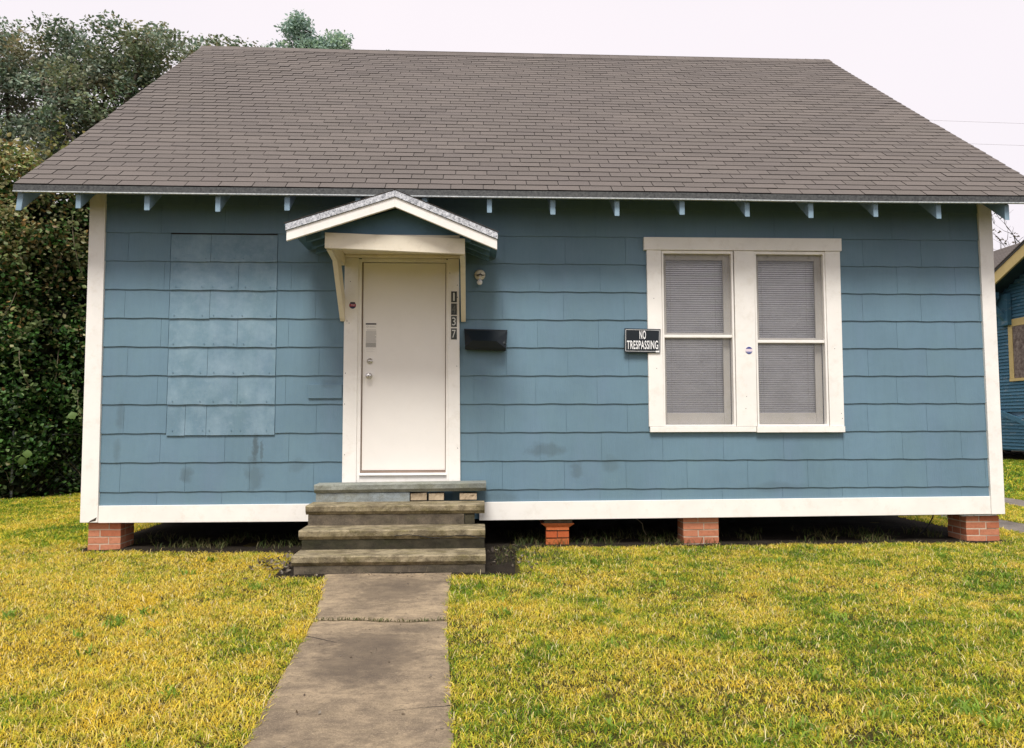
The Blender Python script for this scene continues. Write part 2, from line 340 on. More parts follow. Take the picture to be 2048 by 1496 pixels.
for x0, x1, lab in ((9.55, 10.12, 'near'), (11.35, 11.95, 'far')):
    b = MB(); yy = list(np.arange(-12, 30, 1.5))
    for y in yy:
        for x, dz in ((x0, -.05), (x0, .012), (x1, .012), (x1, -.05)):
            b.v.append((x+.02*mn.noise((y, x, 0)), y, gz(x, y)+dz))
    for j in range(len(yy)-1):
        for i in range(3): q = j*4+i; b.f.append((q, q+1, q+5, q+4))
    b.build('driveway_strip', M['drive'], fix=False, kind='structure')

# ================================================================== THE HOUSE
WX0, WX1 = 0.0, 9.02
house = thing('house', 'blue wooden cottage with brown shingled roof and cream trim standing on brick piers', 'house', (4.5, 3.8, .19))
# wall shell round the openings (door 2.60-3.44 x .85-2.97, window 5.57-7.27 x 1.32-3.09)
b = MB(); T = .11
def wseg(x0, x1, z0, z1): b.box(x0, x1, .0, T, z0, z1)
wseg(WX0+.01, 2.60, .43, 3.86); wseg(2.60, 3.44, 2.985, 3.86); wseg(2.60, 3.44, .43, .79); wseg(3.44, 5.58, .43, 3.86)
wseg(5.58, 7.27, .43, 1.32); wseg(5.58, 7.27, 3.08, 3.86); wseg(6.32, 6.52, 1.32, 3.08); wseg(7.27, WX1-.01, .43, 3.86)
wall = b.build('wall', M['bluewood'], house)
b = MB(); b.prism([(T, .43), (7.9, .43), (7.9, 3.80), (4.13, 6.75), (T, 3.85)], 0, .01, .10); b.prism([(T, .43), (7.9, .43), (7.9, 3.80), (4.13, 6.75), (T, 3.85)], 0, WX1-.10, WX1-.01)
b.box(.10, WX1-.10, 7.8, 7.9, .43, 3.8); b.build('side_wall', M['siding'], house)
b = MB(); b.box(.1, WX1-.1, T, 7.8, .44, .50); b.build('floor_deck', M['dark'], house)
b = MB(); b.box(.1, WX1-.1, 1.2, 1.25, .5, 3.9); b.box(.1, WX1-.1, T, 1.2, 3.6, 3.65); b.build('inner_wall', M['dark'], house)
# siding shingles, row by row
ZT = 3.2228; RH = .2786
def panel(x0, x1, zb, zt, m, straight=False, name='siding_shingle', yoff=0, th=.0082, rot=0):
    n_ = max(2, int((x1-x0)/.045)); b = MB(); xx = np.linspace(x0, x1, n_+1); row = round(zb*13)
    for x in xx:
        wv = 0 if straight else .0024*math.sin(2*math.pi*x/.315+row*1.9+.8*mn.noise((x*.7, row, 4)))+.0034*mn.noise((x*2.1, row, 1))
        z = zb+wv+rot*(x-x0)
        b.v += [(x, -.0035-yoff*.3, zt), (x, -.007-th-yoff, z), (x, -.007-yoff*.5, z+.001), (x, -.0010, zt)]
    for i in range(n_):
        q = i*4
        for j in range(3): b.f.append((q+j, q+j+1, q+j+5, q+j+4))
    b.f += [(0, 3, 2, 1), tuple(n_*4+j for j in (0, 1, 2, 3))]
    o = b.build(name, m, wall, fix=False); return o
def cut(iv, a, c):
    r_ = []
    for (p, q) in iv:
        if c <= p or a >= q: r_.append((p, q)); continue
        if p < a: r_.append((p, a))
        if c < q: r_.append((c, q))
    return r_
PW = .6096; rndm = random.Random(3)
for row in range(-1, 11):
    zb = ZT-row*RH; zt = zb+RH+.022
    if row == -1: zt = 3.66
    if row == 10: zb = .50; zt = ZT-9*RH+.022
    iv = [(.06, 8.96)]
    if zb < 2.95 and zt > .9: iv = cut(iv, 2.50, 3.52)
    if zb < 2.95 and zt > .4: iv = cut(iv, 2.52, 3.50)
    if 1.2 < zb < 3.1: iv = cut(iv, 5.50, 7.34)
    if row == 10 or row == 9: pass
    if 1 <= row <= 7: iv = cut(iv, .752, 1.785)
    off = {0: .05, 1: .33}[row % 2]+.02*(row % 3)
    for (p, q) in iv:
        x = p-((p-off) % PW)
        while x < q:
            a, c_ = max(p, x), min(q, x+PW)
            if c_-a > .015: panel(a+.0011, c_-.0011, zb, zt, M['siding'])
            x += PW
# the chalky replacement shingles left of the door
for row in range(1, 8):
    zb = ZT-row*RH; zt = zb+RH+(.010 if row == 1 else .022)
    cuts = {1: [1.14], 2: [1.41], 3: [1.14], 4: [1.41], 5: [1.13], 6: [1.42], 7: [.93, 1.13]}[row]
    e = [.755]+cuts+[1.782]
    for a, c_ in zip(e, e[1:]):
        o = panel(a+.0016, c_-.0016, zb-(.022 if row == 7 else .003)+rndm.uniform(-.003, .003), zt, M['patch'], row == 7, yoff=.006, rot=rndm.uniform(-.004, .006))
        o['label'] = 'chalky paler blue replacement shingle'
MB().box(.757, 1.78, -.0165, -.004, 3.2125, 3.2235).build('joint_shade', M['dark'], wall, label='dark strip for the shade in the open joint above the replacement shingles')  # solid dark strip stands in for the shade inside the gap
nb = MB()
for row in range(1, 8):
    for x in (.80, 1.08, 1.18, 1.36, 1.46, 1.72):
        nb.lathe([(.0048, 0), (.0048, .004)], (x+rndm.uniform(-.02, .02), -.0245, ZT-row*RH+.028), (0, -1, 0), 6)
nb.build('nail_heads', M['bluewood'], wall, kind='stuff')
b = MB(); b.box(2.10, 2.425, -.030, -.012, 1.605, 1.74); b.build('patch_board', M['siding'], wall, bevel=.002)
# trim
b = MB(); b.hexa([(-.018, -.036, .43), (-.018, -.036, 3.60), (-.018, .10, .43), (-.018, .10, 3.60), (.146, -.036, .43), (.130, -.036, 3.60), (.146, .10, .43), (.130, .10, 3.60)])
b.build('corner_board', M['trimv'], house, bevel=.003)
b = MB(); b.hexa([(8.895, -.036, .437), (8.882, -.036, 3.60), (8.895, .10, .437), (8.882, .10, 3.60), (9.035, -.036, .437), (9.022, -.036, 3.60), (9.035, .10, .437), (9.022, .10, 3.60)])
b.build('corner_board', M['trimv'], house, bevel=.003)
b = MB(); b.hexa([(.148, -.030, .425), (.148, -.030, .586), (.148, .02, .425), (.148, .02, .586), (2.23, -.030, .422), (2.23, -.030, .590), (2.23, .02, .422), (2.23, .02, .590)])
b.build('skirt_board', M['trim'], house, bevel=.003)
b = MB(); b.hexa([(3.76, -.030, .418), (3.76, -.030, .594), (3.76, .02, .418), (3.76, .02, .594), (8.893, -.030, .438), (8.893, -.030, .615), (8.893, .02, .438), (8.893, .02, .615)])
b.build('skirt_board', M['trim'], house, bevel=.003)
b = MB(); b.hexa([(.06, -.0375, .432), (.085, -.0375, .452), (.06, .02, .432), (.085, .02, .452), (.128, -.0375, .447), (.138, -.0375, .480), (.128, .02, .447), (.138, .02, .480)]); b.build('rotten_corner', M['bark'], house, label='small dark rotten spot at foot of left corner board')
# sill beams under the floor
b = MB(); b.box(.0, 9.0, .02, .14, .425, .46); b.box(0, .14, .14, 7.9, .42, .5); b.box(8.88, 9.02, .14, 7.9, .42, .5); b.build('sill_beam', M['dark'], house)

# ---- main roof
EY, EZ, RY, RZ, RX0, RX1 = -.5, 3.551, 4.13, 7.135, -.474, 9.369
sv = Vector((0, RY-EY, RZ-EZ)); SL = sv.length; sdir = sv/SL; nrm = Vector((0, -sdir.z, sdir.y))
def sag(x, s): return .014*mn.noise((x*.35, s*.3, 2))-.02*math.sin(math.pi*(x-RX0)/(RX1-RX0))*(s/SL)
def rp_(x, s, h=0): return Vector((x, EY, EZ))+sdir*s+nrm*(h-.014+sag(x, s))
b = MB(); NX, NS = 50, 24
for h in (0, -.035):
    for j in range(NS+1):
        for i in range(NX+1): b.v.append(tuple(rp_(RX0+.006+(RX1-RX0-.012)*i/NX, .012+(SL-.012)*j/NS, h)))
W = NX+1; L = W*(NS+1)
for j in range(NS):
    for i in range(NX): q = j*W+i; b.f += [(q, q+1, q+W+1, q+W), (q+L, q+W+L, q+W+1+L, q+1+L)]
ring = [i for i in range(W)]+[j*W+NX for j in range(1, NS+1)]+[NS*W+i for i in range(NX-1, -1, -1)]+[j*W for j in range(NS-1, 0, -1)]
for a, c_ in zip(ring, ring[1:]+ring[:1]): b.f.append((a, a+L, c_+L, c_))
roof = b.build('roof', M['tar'], house, fix=False)
b = MB(); b.hexa([(RX0, RY, RZ-.05), (RX0, RY, RZ+.0), (RX0, 2*RY-EY, EZ-.05), (RX0, 2*RY-EY, EZ), (RX1, RY, RZ-.05), (RX1, RY, RZ), (RX1, 2*RY-EY, EZ-.05), (RX1, 2*RY-EY, EZ)])
b.build('back_slope', M['shingle'], roof)
# underside decking boards
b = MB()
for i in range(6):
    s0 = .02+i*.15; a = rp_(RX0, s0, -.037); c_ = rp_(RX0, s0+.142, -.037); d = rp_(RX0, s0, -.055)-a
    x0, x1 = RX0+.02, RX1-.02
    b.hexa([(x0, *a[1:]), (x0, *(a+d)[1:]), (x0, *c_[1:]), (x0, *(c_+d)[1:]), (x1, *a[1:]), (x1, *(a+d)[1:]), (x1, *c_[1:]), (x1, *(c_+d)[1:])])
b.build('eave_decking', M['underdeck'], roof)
TW, EXP = 12*.0254, SL/46
def tab_mesh(wd, seed):
    q = random.Random(seed); b = MB(); g = .0034; L_ = EXP+.018
    e = [q.uniform(-.0016, .0016) for _ in range(5)]; lift = q.uniform(.0085, .0115); n_ = 4
    for i in range(n_+1):
        x = g+(wd-2*g)*i/n_
        for (s, h) in ((e[i], lift), (L_, .0035), (e[i], lift-.0072), (L_, .0005)):
            p = Vector((x, 0, 0))+sdir*s+nrm*h; b.v.append(tuple(p))
    for i in range(n_):
        a, c_ = i*4, (i+1)*4
        b.f += [(a, c_, c_+1, a+1), (a+2, c_+2, c_, a)]
    b.f += [(0, 1, 3, 2), (n_*4, n_*4+2, n_*4+3, n_*4+1)]
    return b
TMB = [tab_mesh(TW, i) for i in range(8)]; 
def edged(me):
    me.materials.append(M['tar'])
    me.polygons.foreach_set('material_index', [0 if p.normal.z > .3 else 1 for p in me.polygons]); return me
TME = [edged(t.mesh('shingle', M['shingle'])) for t in TMB]
rest = MB(); cnt = 0; q = random.Random(5)
for r_ in range(46):
    s = r_*EXP; off = -(r_*.62 % 1)*TW+q.uniform(-.006, .006)
    x = RX0+off; 
    while x < RX1:
        x0, x1 = max(x, RX0), min(x+TW, RX1); full = (x1-x0) > TW-.002
        if x1-x0 > .03:
            p = rp_((x0+x1)/2, s+EXP/2, 0)-sdir*(EXP/2); p.x = x0; p += nrm*q.uniform(0, .0015)+sdir*q.uniform(-.0018, .0018)
            if cnt < 300:
                if full: link('shingle', TME[q.randrange(8)], roof, p)
                else:
                    me = edged(tab_mesh(x1-x0, r_).mesh('shingle', M['shingle'])); link('shingle', me, roof, p)
                cnt += 1
            else:
                tb = TMB[q.randrange(8)] if full else tab_mesh(x1-x0, r_)
                n = len(rest.v); rest.v += [(a+p.x, c_+p.y, d+p.z) for a, c_, d in tb.v]; rest.f += [tuple(n+i for i in f) for f in tb.f]
        x += TW
edged(rest.build('shingle_courses', M['shingle'], roof, fix=False, kind='stuff').data)
x = RX0; q = random.Random(8)
while x < RX1:   # ridge caps
    x1 = min(x+.15, RX1); z = RZ+sag(x, SL); b = MB()
    b.quad((x, RY-.13, z-.105), (x1, RY-.13, z-.105), (x1, RY, z+.006), (x, RY, z+.010)); b.quad((x, RY, z+.010), (x1, RY, z+.006), (x1, RY+.13, z-.105), (x, RY+.13, z-.105))
    b.build('ridge_cap', M['shingle'], roof); x = x1
# eave metal and its pale lip
b = MB(); n = 40
for i in range(n):
    xa, xb = RX0+(RX1-RX0)*i/n, RX0+(RX1-RX0)*(i+1)/n
    za, zb_ = EZ-.014+nrm.z*sag(xa, 0), EZ-.014+nrm.z*sag(xb, 0)
    b.hexa([(xa, EY+.004, za-.058), (xa, EY+.004, za), (xa, EY+.02, za-.058), (xa, EY+.02, za), (xb, EY+.004, zb_-.058), (xb, EY+.004, zb_), (xb, EY+.02, zb_-.058), (xb, EY+.02, zb_)])
eav = b.build('eave_flashing', M['eavemetal'], roof)
b = MB()
for i in range(n):
    xa, xb = RX0+(RX1-RX0)*i/n, RX0+(RX1-RX0)*(i+1)/n
    za, zb_ = EZ-.072+nrm.z*sag(xa, 0), EZ-.072+nrm.z*sag(xb, 0)
    b.hexa([(xa, EY-.004, za-.009), (xa, EY-.004, za), (xa, EY+.03, za-.009), (xa, EY+.03, za), (xb, EY-.004, zb_-.009), (xb, EY-.004, zb_), (xb, EY+.03, zb_-.009), (xb, EY+.03, zb_)])
b.build('flashing_lip', M['eavelip'], roof)
# rafter tails
tl = sdir.z/sdir.y
def rafter(x, wd, dp, y0=-.455, y1=.0, lean=0, m=None):
    zt = lambda y: EZ-.014+(y-EY)*tl-.055/sdir.y
    b = MB(); z0 = zt(y0)-.0; zb = 3.475-dp
    poly = [(y0, min(z0, 3.47)), (y0, zb), (y1, zb+(y1-y0)*tl), (y1, zt(y1))]
    b.prism(poly, 0, x, x+wd)
    if lean: b.v = [(a+(3.475-c_)*lean if c_ < 3.46 else a, bb, c_) for a, bb, c_ in b.v]
    return b.build('rafter_tail', m or M['rafter'], house, bevel=.003)
rafter(-.452, .052, .165, -.46, 3.9, -.10)
for i, x in enumerate([.062, .672, 1.318, 1.95, 2.60, 3.22, 3.83, 4.428, 5.04, 5.662, 6.298, 6.915, 7.552, 8.182, 8.862]):
    rafter(x, .046+.003*(i % 2), .140+.008*((i*7) % 3), y0=-.455+.006*((i*5) % 3))
rafter(9.30, .052, .15, -.46, 3.9)

# ---- door with casings
fr = MB(); fr.hexa([(2.438, -.045, .79), (2.442, -.045, 2.985), (2.438, .02, .79), (2.442, .02, 2.985), (2.572, -.045, .79), (2.575, -.045, 2.985), (2.572, .02, .79), (2.575, .02, 2.985)]).build('door_casing', M['trimv'], house, bevel=.003)
MB().hexa([(3.462, -.045, .79), (3.450, -.045, 2.985), (3.462, .02, .79), (3.450, .02, 2.985), (3.577, -.045, .79), (3.560, -.045, 2.985), (3.577, .02, .79), (3.560, .02, 2.985)]).build('door_casing', M['trimv'], house, bevel=.003)
b = MB(); b.box(2.5725, 2.606, -.030, .10, .79, 2.975); b.box(3.434, 3.4615, -.030, .10, .79, 2.975); b.box(2.606, 3.434, -.030, .10, 2.952, 2.985); b.build('door_jamb', M['trimv'], house, bevel=.002)
b = MB(); b.box(2.606, 2.616, .014, .03, .90, 2.952); b.box(3.427, 3.434, .014, .03, .9, 2.952); b.build('weather_strip', M['sillwood'], house)
door = MB().box(2.618, 3.426, .006, .05, .905, 2.946).build('door', M['door'], house, bevel=.003)
for z, lab in ((1.971, 'deadbolt'), (1.824, 'door_knob')):
    b = MB()
    if lab == 'deadbolt': b.lathe([(.030, 0), (.030, .006), (.026, .012), (.015, .016), (.013, .022), (0.004, .022)], (2.688, .006, z), (0, -1, 0))
    else: b.lathe([(.030, 0), (.030, .004), (.013, .012), (.012, .028), (.024, .040), (.029, .054), (.026, .066), (.014, .071), (.003, .071)], (2.684, .006, z), (0, -1, 0))
    kn = b.build(lab, M['steel'], door, smooth=True)
    MB().lathe([(.0045, 0), (.0045, .003)], (2.686, -.0165 if lab == 'deadbolt' else -.066, z-.002), (0, -1, 0), 8).build('keyhole', M['steeldark'], door)
# printed safety notice on the door leaf (illegible small print in the photograph)
nt_ = MB().box(2.644, 2.750, .0035, .0058, 2.030, 2.348).build('printed_notice', M['door'], door, label='pale sticker with black header and fine grey print')
b = MB(); b.box(2.646, 2.748, .0020, .0034, 2.331, 2.345); b.build('notice_header', M['printdark'], door)
b = MB(); Y0, Y1 = .0022, .0034
for i in range(10):
    t0, t1 = i*math.pi/5, (i+.75)*math.pi/5
    b.quad(*[(2.662+r_*math.cos(t), Y0, 2.312+r_*math.sin(t)) for r_, t in ((.0095, t0), (.0095, t1), (.006, t1), (.006, t0))])
b.box(2.682, 2.745, Y0, Y1, 2.305, 2.3065); b.box(2.682, 2.735, Y0, Y1, 2.311, 2.3125); b.box(2.655, 2.745, Y0, Y1, 2.276, 2.280)
z = 2.266; q = random.Random(2)
while z > 2.152: b.box(2.648, 2.748-q.uniform(0, .02)*(q.random() < .3), Y0, Y1, z-.0032, z); z -= .0082
while z > 2.112: b.box(2.648, 2.746, Y0, Y1, z-.0038, z); z -= .0056
b.build('notice_print', M['print'], door, fix=False, kind='stuff')
b = MB()
for z in (2.096, 2.088, 2.072, 2.064): b.box(2.652, 2.738-(z*1000 % 3)*.01, Y0, Y1, z-.002, z)
b.build('notice_small_print', M['faint'], door, fix=False, kind='stuff')
# threshold
MB().box(2.606, 3.434, -.012, .06, .886, .902).build('door_sweep', M['sillwood'], house)
MB().prism([(-.050, .858), (-.050, .872), (.0, .884), (.06, .884), (.06, .858)], 0, 2.600, 3.442).build('threshold', M['trim'], house, bevel=.002)
MB().box(2.574, 3.461, -.028, .02, .79, .852).build('threshold_board', M['trim'], house, bevel=.002)
MB().box(2.425, 3.590, -.052, .0, 2.988, 3.11).build('head_casing', M['canopy'], house, bevel=.003)

# ---- canopy over the door
can = MB()
AX, AZ = 3.027, 3.373
def slab2(x0, z0, x1, z1, y0, y1, th):   # board along a slope, plumb depth th
    return MB().hexa([(x0, y0, z0-th), (x0, y0, z0), (x0, y1, z0-th), (x0, y1, z0), (x1, y0, z1-th), (x1, y0, z1), (x1, y1, z1-th), (x1, y1, z1)])
canopy = MB()
LX, LZ, QX, QZ = 2.088, 3.068, 3.925, 3.008
for (xa, za) in ((LX, LZ), (QX, QZ)):
    canopy.hexa([(xa, -1.000, za-.012), (xa, -1.000, za+.004), (xa, -.03, za-.012), (xa, -.03, za+.004), (AX, -1.000, AZ-.012), (AX, -1.000, AZ+.004), (AX, -.03, AZ-.012), (AX, -.03, AZ+.004)])
canopy = canopy.build('canopy_roof', M['bluewood'], house)
for (xa, za) in ((LX+.012, LZ-.006), (QX-.010, QZ-.006)):
    slab2(xa, za+.006, AX, AZ-.000, -1.0125, -1.0025, .055).build('drip_edge', M['gal'], canopy)
    slab2(xa+(.006 if xa < AX else -.006), za-.050, AX, AZ-.056, -1.000, -.968, .088).build('barge_board', M['trim'], canopy, bevel=.003)
# shingles of the canopy, two slopes
for (xa, za) in ((LX, LZ), (QX, QZ)):
    for i in range(7):
        t0, t1 = i/7, min(1, (i+1.12)/7); x0 = xa+(AX-xa)*t0; x1 = xa+(AX-xa)*t1; z0 = za+(AZ-za)*t0; z1 = za+(AZ-za)*t1; y = -1.025-(i % 2)*.0
        for jx in range(4):
            y0 = -1.019+jx*.2475+(0 if not i % 2 or jx == 0 else .1); y1 = min(-1.028+(jx+1)*.2475+(.1 if i % 2 else 0), -.03)
            if y1-y0 < .03: continue
            MB().hexa([(x0, y0+.002, z0+.0045), (x0, y0+.002, z0+.008), (x0, y1-.002, z0+.0045), (x0, y1-.002, z0+.008), (x1, y0+.002, z1+.0042), (x1, y0+.002, z1+.0055), (x1, y1-.002, z1+.0042), (x1, y1-.002, z1+.0055)]).build('shingle', M['shingle'], canopy)
MB().prism([(2.36, 3.02), (3.68, 2.98), (3.68, 3.03), (AX, 3.26), (2.36, 3.06)], 1, -.80, -.775).build('gable_panel', M['bluewood'], canopy)
def zroof(x, lo=0): return (LZ+(AZ-LZ)*(x-LX)/(AX-LX) if x < AX else QZ+(AZ-QZ)*(x-QX)/(AX-QX))-lo
for y0 in (-.62, -.38, -.16):
    for (xa, xb) in ((LX+.10, AX-.002), (QX-.07, AX+.002)):
        MB().hexa([(xa, y0, zroof(xa, .098)), (xa, y0, zroof(xa, .014)), (xa, y0+.04, zroof(xa, .098)), (xa, y0+.04, zroof(xa, .014)), (xb, y0, zroof(xb, .098)), (xb, y0, zroof(xb, .014)), (xb, y0+.04, zroof(xb, .098)), (xb, y0+.04, zroof(xb, .014))]).build('canopy_rafter', M['bluewood'], canopy, bevel=.002)
MB().hexa([(2.404, -.86, 2.898), (2.404, -.86, 3.036), (2.404, -.82, 2.898), (2.404, -.82, 3.036), (3.629, -.86, 2.852), (3.629, -.86, 2.992), (3.629, -.82, 2.852), (3.629, -.82, 2.992)]).build('front_beam', M['canopy'], canopy, bevel=.003)
for x0, zb in ((2.406, 2.905), (3.583, 2.862)):
    MB().box(x0, x0+.043, -.8195, -.053, zb, zb+.12).build('side_beam', M['canopy'], canopy, bevel=.003)
    MB().prism([(-.022, 2.37), (-.050, 2.355), (-.075, 2.375), (-.50, zb-.045), (-.78, zb-.010), (-.78, zb-.001), (-.30, zb-.001), (-.022, 2.56)], 0, x0-.001, x0+.044).build('bracket', M['canopy'], canopy, bevel=.003)
b = MB(); b.box(2.452, 3.580, -.815, -.055, 3.01, 3.03); b.build('canopy_ceiling', M['canopy'], canopy)
MB().box(2.452, 3.580, -.10, -.0535, 2.90+.085, 3.008).build('ledger_board', M['canopy'], canopy, bevel=.002)

# ---- the double window
win = MB().hexa([(5.406, -.052, 3.088), (5.406, -.052, 3.217), (5.406, .0, 3.088), (5.406, .0, 3.217), (7.427, -.052, 3.092), (7.427, -.052, 3.221), (7.427, .0, 3.092), (7.427, .0, 3.221)]).build('window', M['trim'], house, bevel=.003, label='paired sash window in cream casing with closed blinds')
MB().hexa([(5.437, -.042, 1.322), (5.435, -.042, 3.087), (5.437, .0, 1.322), (5.435, .0, 3.087), (5.585, -.042, 1.322), (5.580, -.042, 3.087), (5.585, .0, 1.322), (5.580, .0, 3.087)]).build('side_casing', M['trimv'], win, bevel=.003)
MB().hexa([(6.316, -.042, 1.322), (6.322, -.042, 3.087), (6.316, .0, 1.322), (6.322, .0, 3.087), (6.522, -.042, 1.322), (6.528, -.042, 3.087), (6.522, .0, 1.322), (6.528, .0, 3.087)]).build('mullion', M['trimv'], win, bevel=.003)
MB().hexa([(7.262, -.042, 1.322), (7.256, -.042, 3.089), (7.262, .0, 1.322), (7.256, .0, 3.089), (7.408, -.042, 1.322), (7.412, -.042, 3.089), (7.408, .0, 1.322), (7.412, .0, 3.089)]).build('side_casing', M['trimv'], win, bevel=.003)
MB().box(5.446, 6.512, -.045, .0, 1.268, 1.320).build('bottom_casing', M['trim'], win, bevel=.003)
MB().box(6.516, 7.410, -.054, .0, 1.262, 1.320).build('bottom_casing', M['trim'], win, bevel=.003)
for (x0, x1, zr) in ((5.586, 6.312, 2.222), (6.530, 7.256, 2.172)):
    z0, z1 = 1.322, 3.086
    b = MB(); b.box(x0, x0+.018, -.034, .03, z0, z1); b.box(x1-.020, x1, -.034, .03, z0, z1); b.box(x0+.018, x1-.020, -.034, .03, z1-.030, z1); b.box(x0+.018, x1-.020, -.034, .03, z0, z0+.020)
    b.build('stop_frame', M['trim'], win, bevel=.002)
    MB().box(x0+.0185, x1-.0205, -.026, -.004, zr-.013, zr+.015).build('meeting_rail', M['trim'], win, bevel=.003)
    x0 += .019; x1 -= .021
    # upper sash (outer) and lower sash (inner)
    for nm, za, zb_, y, rb, rtp in (('upper_sash', zr-.02, z1-.031, .012, .060, .055), ('lower_sash', z0+.021, zr+.02, .045, .115, .03)):
        b = MB(); b.box(x0, x0+.034, y, y+.028, za, zb_); b.box(x1-.070, x1, y, y+.028, za, zb_)
        b.box(x0+.034, x1-.070, y, y+.028, za, za+rb); b.box(x0+.034, x1-.070, y, y+.028, zb_-rtp, zb_)
        b.build(nm, M['sash'], win, bevel=.004)
        MB().box(x0+.030, x1-.066, y+.012, y+.015, za+rb-.004, zb_-rtp+.004).build('pane', M['glass'], win)
    MB().quad((x0, -.010, z0+.02), (x1, -.010, z0+.02), (x1, -.010, zr-.012), (x0, -.010, zr-.012)).build('insect_screen', M['screen'], win)
    MB().quad((x0, -.008, zr+.014), (x1, -.008, zr+.014), (x1, -.008, z1-.03), (x0, -.008, z1-.03)).build('insect_screen', M['screen'], win)
    bl = MB(); z = z0+.135; q = random.Random(int(x0*100)); bx0, bx1 = x0+.010, x1-.045
    while z < z1-.06:
        tl_ = q.uniform(-.0016, .0016); dz = q.uniform(-.0008, .0008)*(4 if q.random() < .08 else 1)
        bl.hexa([(bx0, .086, z+dz), (bx0, .0868, z+dz), (bx0, .096+tl_, z+.0175), (bx0, .0968+tl_, z+.0175), (bx1, .086, z+dz*.3), (bx1, .0868, z+dz*.3), (bx1, .096+tl_, z+.0175), (bx1, .0968+tl_, z+.0175)]); z += .0222
    bl.build('blind_slats', M['blind'], win, fix=True, kind='stuff')
    b = MB(); b.box(bx0, bx1, .080, .105, z1-.062, z1-.028); b.box(bx0, bx1, .082, .100, z0+.108, z0+.128); b.build('blind_rail', M['blind'], win, bevel=.002)
    b = MB()
    for xx in (bx0+.085, bx1-.085): b.tube([(xx, .083, z0+.13), (xx, .083, z1-.06)], .0012, 4)
    b.build('blind_cord', M['sash'], win)
    for xx in (x0+.12, x1-.14):
        MB().tube([(xx-.010, -.014, z1-.035), (xx+.004, -.020, z1-.045), (xx+.006, -.018, z1-.062), (xx-.008, -.014, z1-.066)], .0016, 5).build('screen_hook', M['steeldark'], win)

# ================================================================== THINGS ON THE HOUSE
# round stickers
def disc(b, cx, cz, r_, y0, y1, z0=-9, z1=9, k=28):
    p = [(cx+r_*math.cos(2*math.pi*i/k), min(max(cz+r_*math.sin(2*math.pi*i/k), cz+z0*r_), cz+z1*r_)) for i in range(k)]
    b.prism(p, 1, y0, y1); return b
st = thing('sticker', 'small dark round sticker with red band on the left door casing', 'sticker', (2.523, -.045, 2.516))
disc(MB(), 2.523, 2.514, .033, -.0475, -.0453).build('backing', M['navy'], st)
disc(MB(), 2.523, 2.514, .0325, -.0485, -.0476, -.35, .42).build('red_band', M['red'], st)
b = MB(); b.box(2.500, 2.546, -.0484, -.0476, 2.534, 2.546); b.build('top_band', M['printdark'], st)
b = MB()
for pts in (((2.503, 2.526), (2.515, 2.526), (2.507, 2.508)), ((2.520, 2.508), (2.520, 2.526), (2.528, 2.517)), ((2.532, 2.508), (2.534, 2.526), (2.543, 2.522), (2.541, 2.512), (2.534, 2.510))):
    b.tube([(x, -.0487, z) for x, z in pts], .0018, 4)
b.build('pale_marks', M['pinkish'], st)
st = thing('sticker', 'small white round sticker with blue arcs on the window mullion', 'sticker', (6.453, -.042, 2.081))
disc(MB(), 6.453, 2.081, .036, -.0445, -.0423).build('backing', M['pinkish'], st)
b = MB(); disc(b, 6.453, 2.081, .0355, -.0455, -.0446, .45, 9); b.build('blue_arc', M['blueprint'], st)
b = MB(); disc(b, 6.453, 2.081, .0355, -.0455, -.0446, -9, -.32); b.build('blue_arc', M['blueprint'], st)
b = MB(); disc(b, 6.453, 2.081, .0355, -.0462, -.0456, -.52, -.44); b.build('white_stripe', M['white'], st)

def text_mesh(txt, size, xs_, bold, ext):
    cu = bpy.data.curves.new('lettering', 'FONT'); cu.body = txt; cu.size = size; cu.align_x = 'CENTER'; cu.align_y = 'CENTER'
    cu.offset = bold; cu.extrude = ext; cu.resolution_u = 4; cu.space_character = 1.12
    o = bpy.data.objects.new('lettering', cu); col.objects.link(o); dg = bpy.context.evaluated_depsgraph_get(); dg.update()
    me = bpy.data.meshes.new_from_object(o.evaluated_get(dg)); bpy.data.objects.remove(o)
    me.transform(Matrix.Rotation(R(90), 4, 'X') @ Matrix.Diagonal((xs_, 1, 1, 1))); me.name = 'lettering'; return me
def put_text(name, txt, parent, x, y, z, wd, ht, m, bold=.02, ext=.0006):
    me = text_mesh(txt, 1, 1, bold, .01); co = np.zeros(len(me.vertices)*3); me.vertices.foreach_get('co', co); co = co.reshape(-1, 3)
    mi, ma = co.min(0), co.max(0); s_ = np.array([wd/(ma[0]-mi[0]), ext*2/(ma[1]-mi[1]), ht/(ma[2]-mi[2])]); co = (co-(mi+ma)/2)*s_
    me.vertices.foreach_set('co', co.ravel()); me.materials.clear(); me.materials.append(m); me.update()
    return link(name, me, parent, (x, y, z))
# sign
sg = thing('warning_sign', 'black NO TRESPASSING sign with white letters fixed to left window casing', 'sign', (5.376, -.05, 2.172))
MB().hexa([(5.194, -.056, 2.056), (5.198, -.056, 2.297), (5.194, -.0525, 2.056), (5.198, -.0525, 2.297), (5.554, -.056, 2.053), (5.560, -.056, 2.290), (5.554, -.0525, 2.053), (5.560, -.0525, 2.290)]).build('sign_plate', M['black'], sg, bevel=.001)
b = MB(); a, c_, d, e = (5.208, 2.071), (5.211, 2.284), (5.548, 2.278), (5.542, 2.067)
for p, q_ in ((a, c_), (c_, d), (d, e), (e, a)):
    b.tube([(p[0], -.0563, p[1]), (q_[0], -.0563, q_[1])], .0022, 4)
b.build('border_line', M['white'], sg)
put_text('lettering', 'NO', sg, 5.380, -.0568, 2.232, .064, .086, M['white'], .018)
put_text('lettering', 'TRESPASSING', sg, 5.377, -.0568, 2.132, .312, .086, M['white'], .018)
MB().box(5.508, 5.546, -.0580, -.0562, 2.058, 2.074).build('price_label', M['white'], sg)
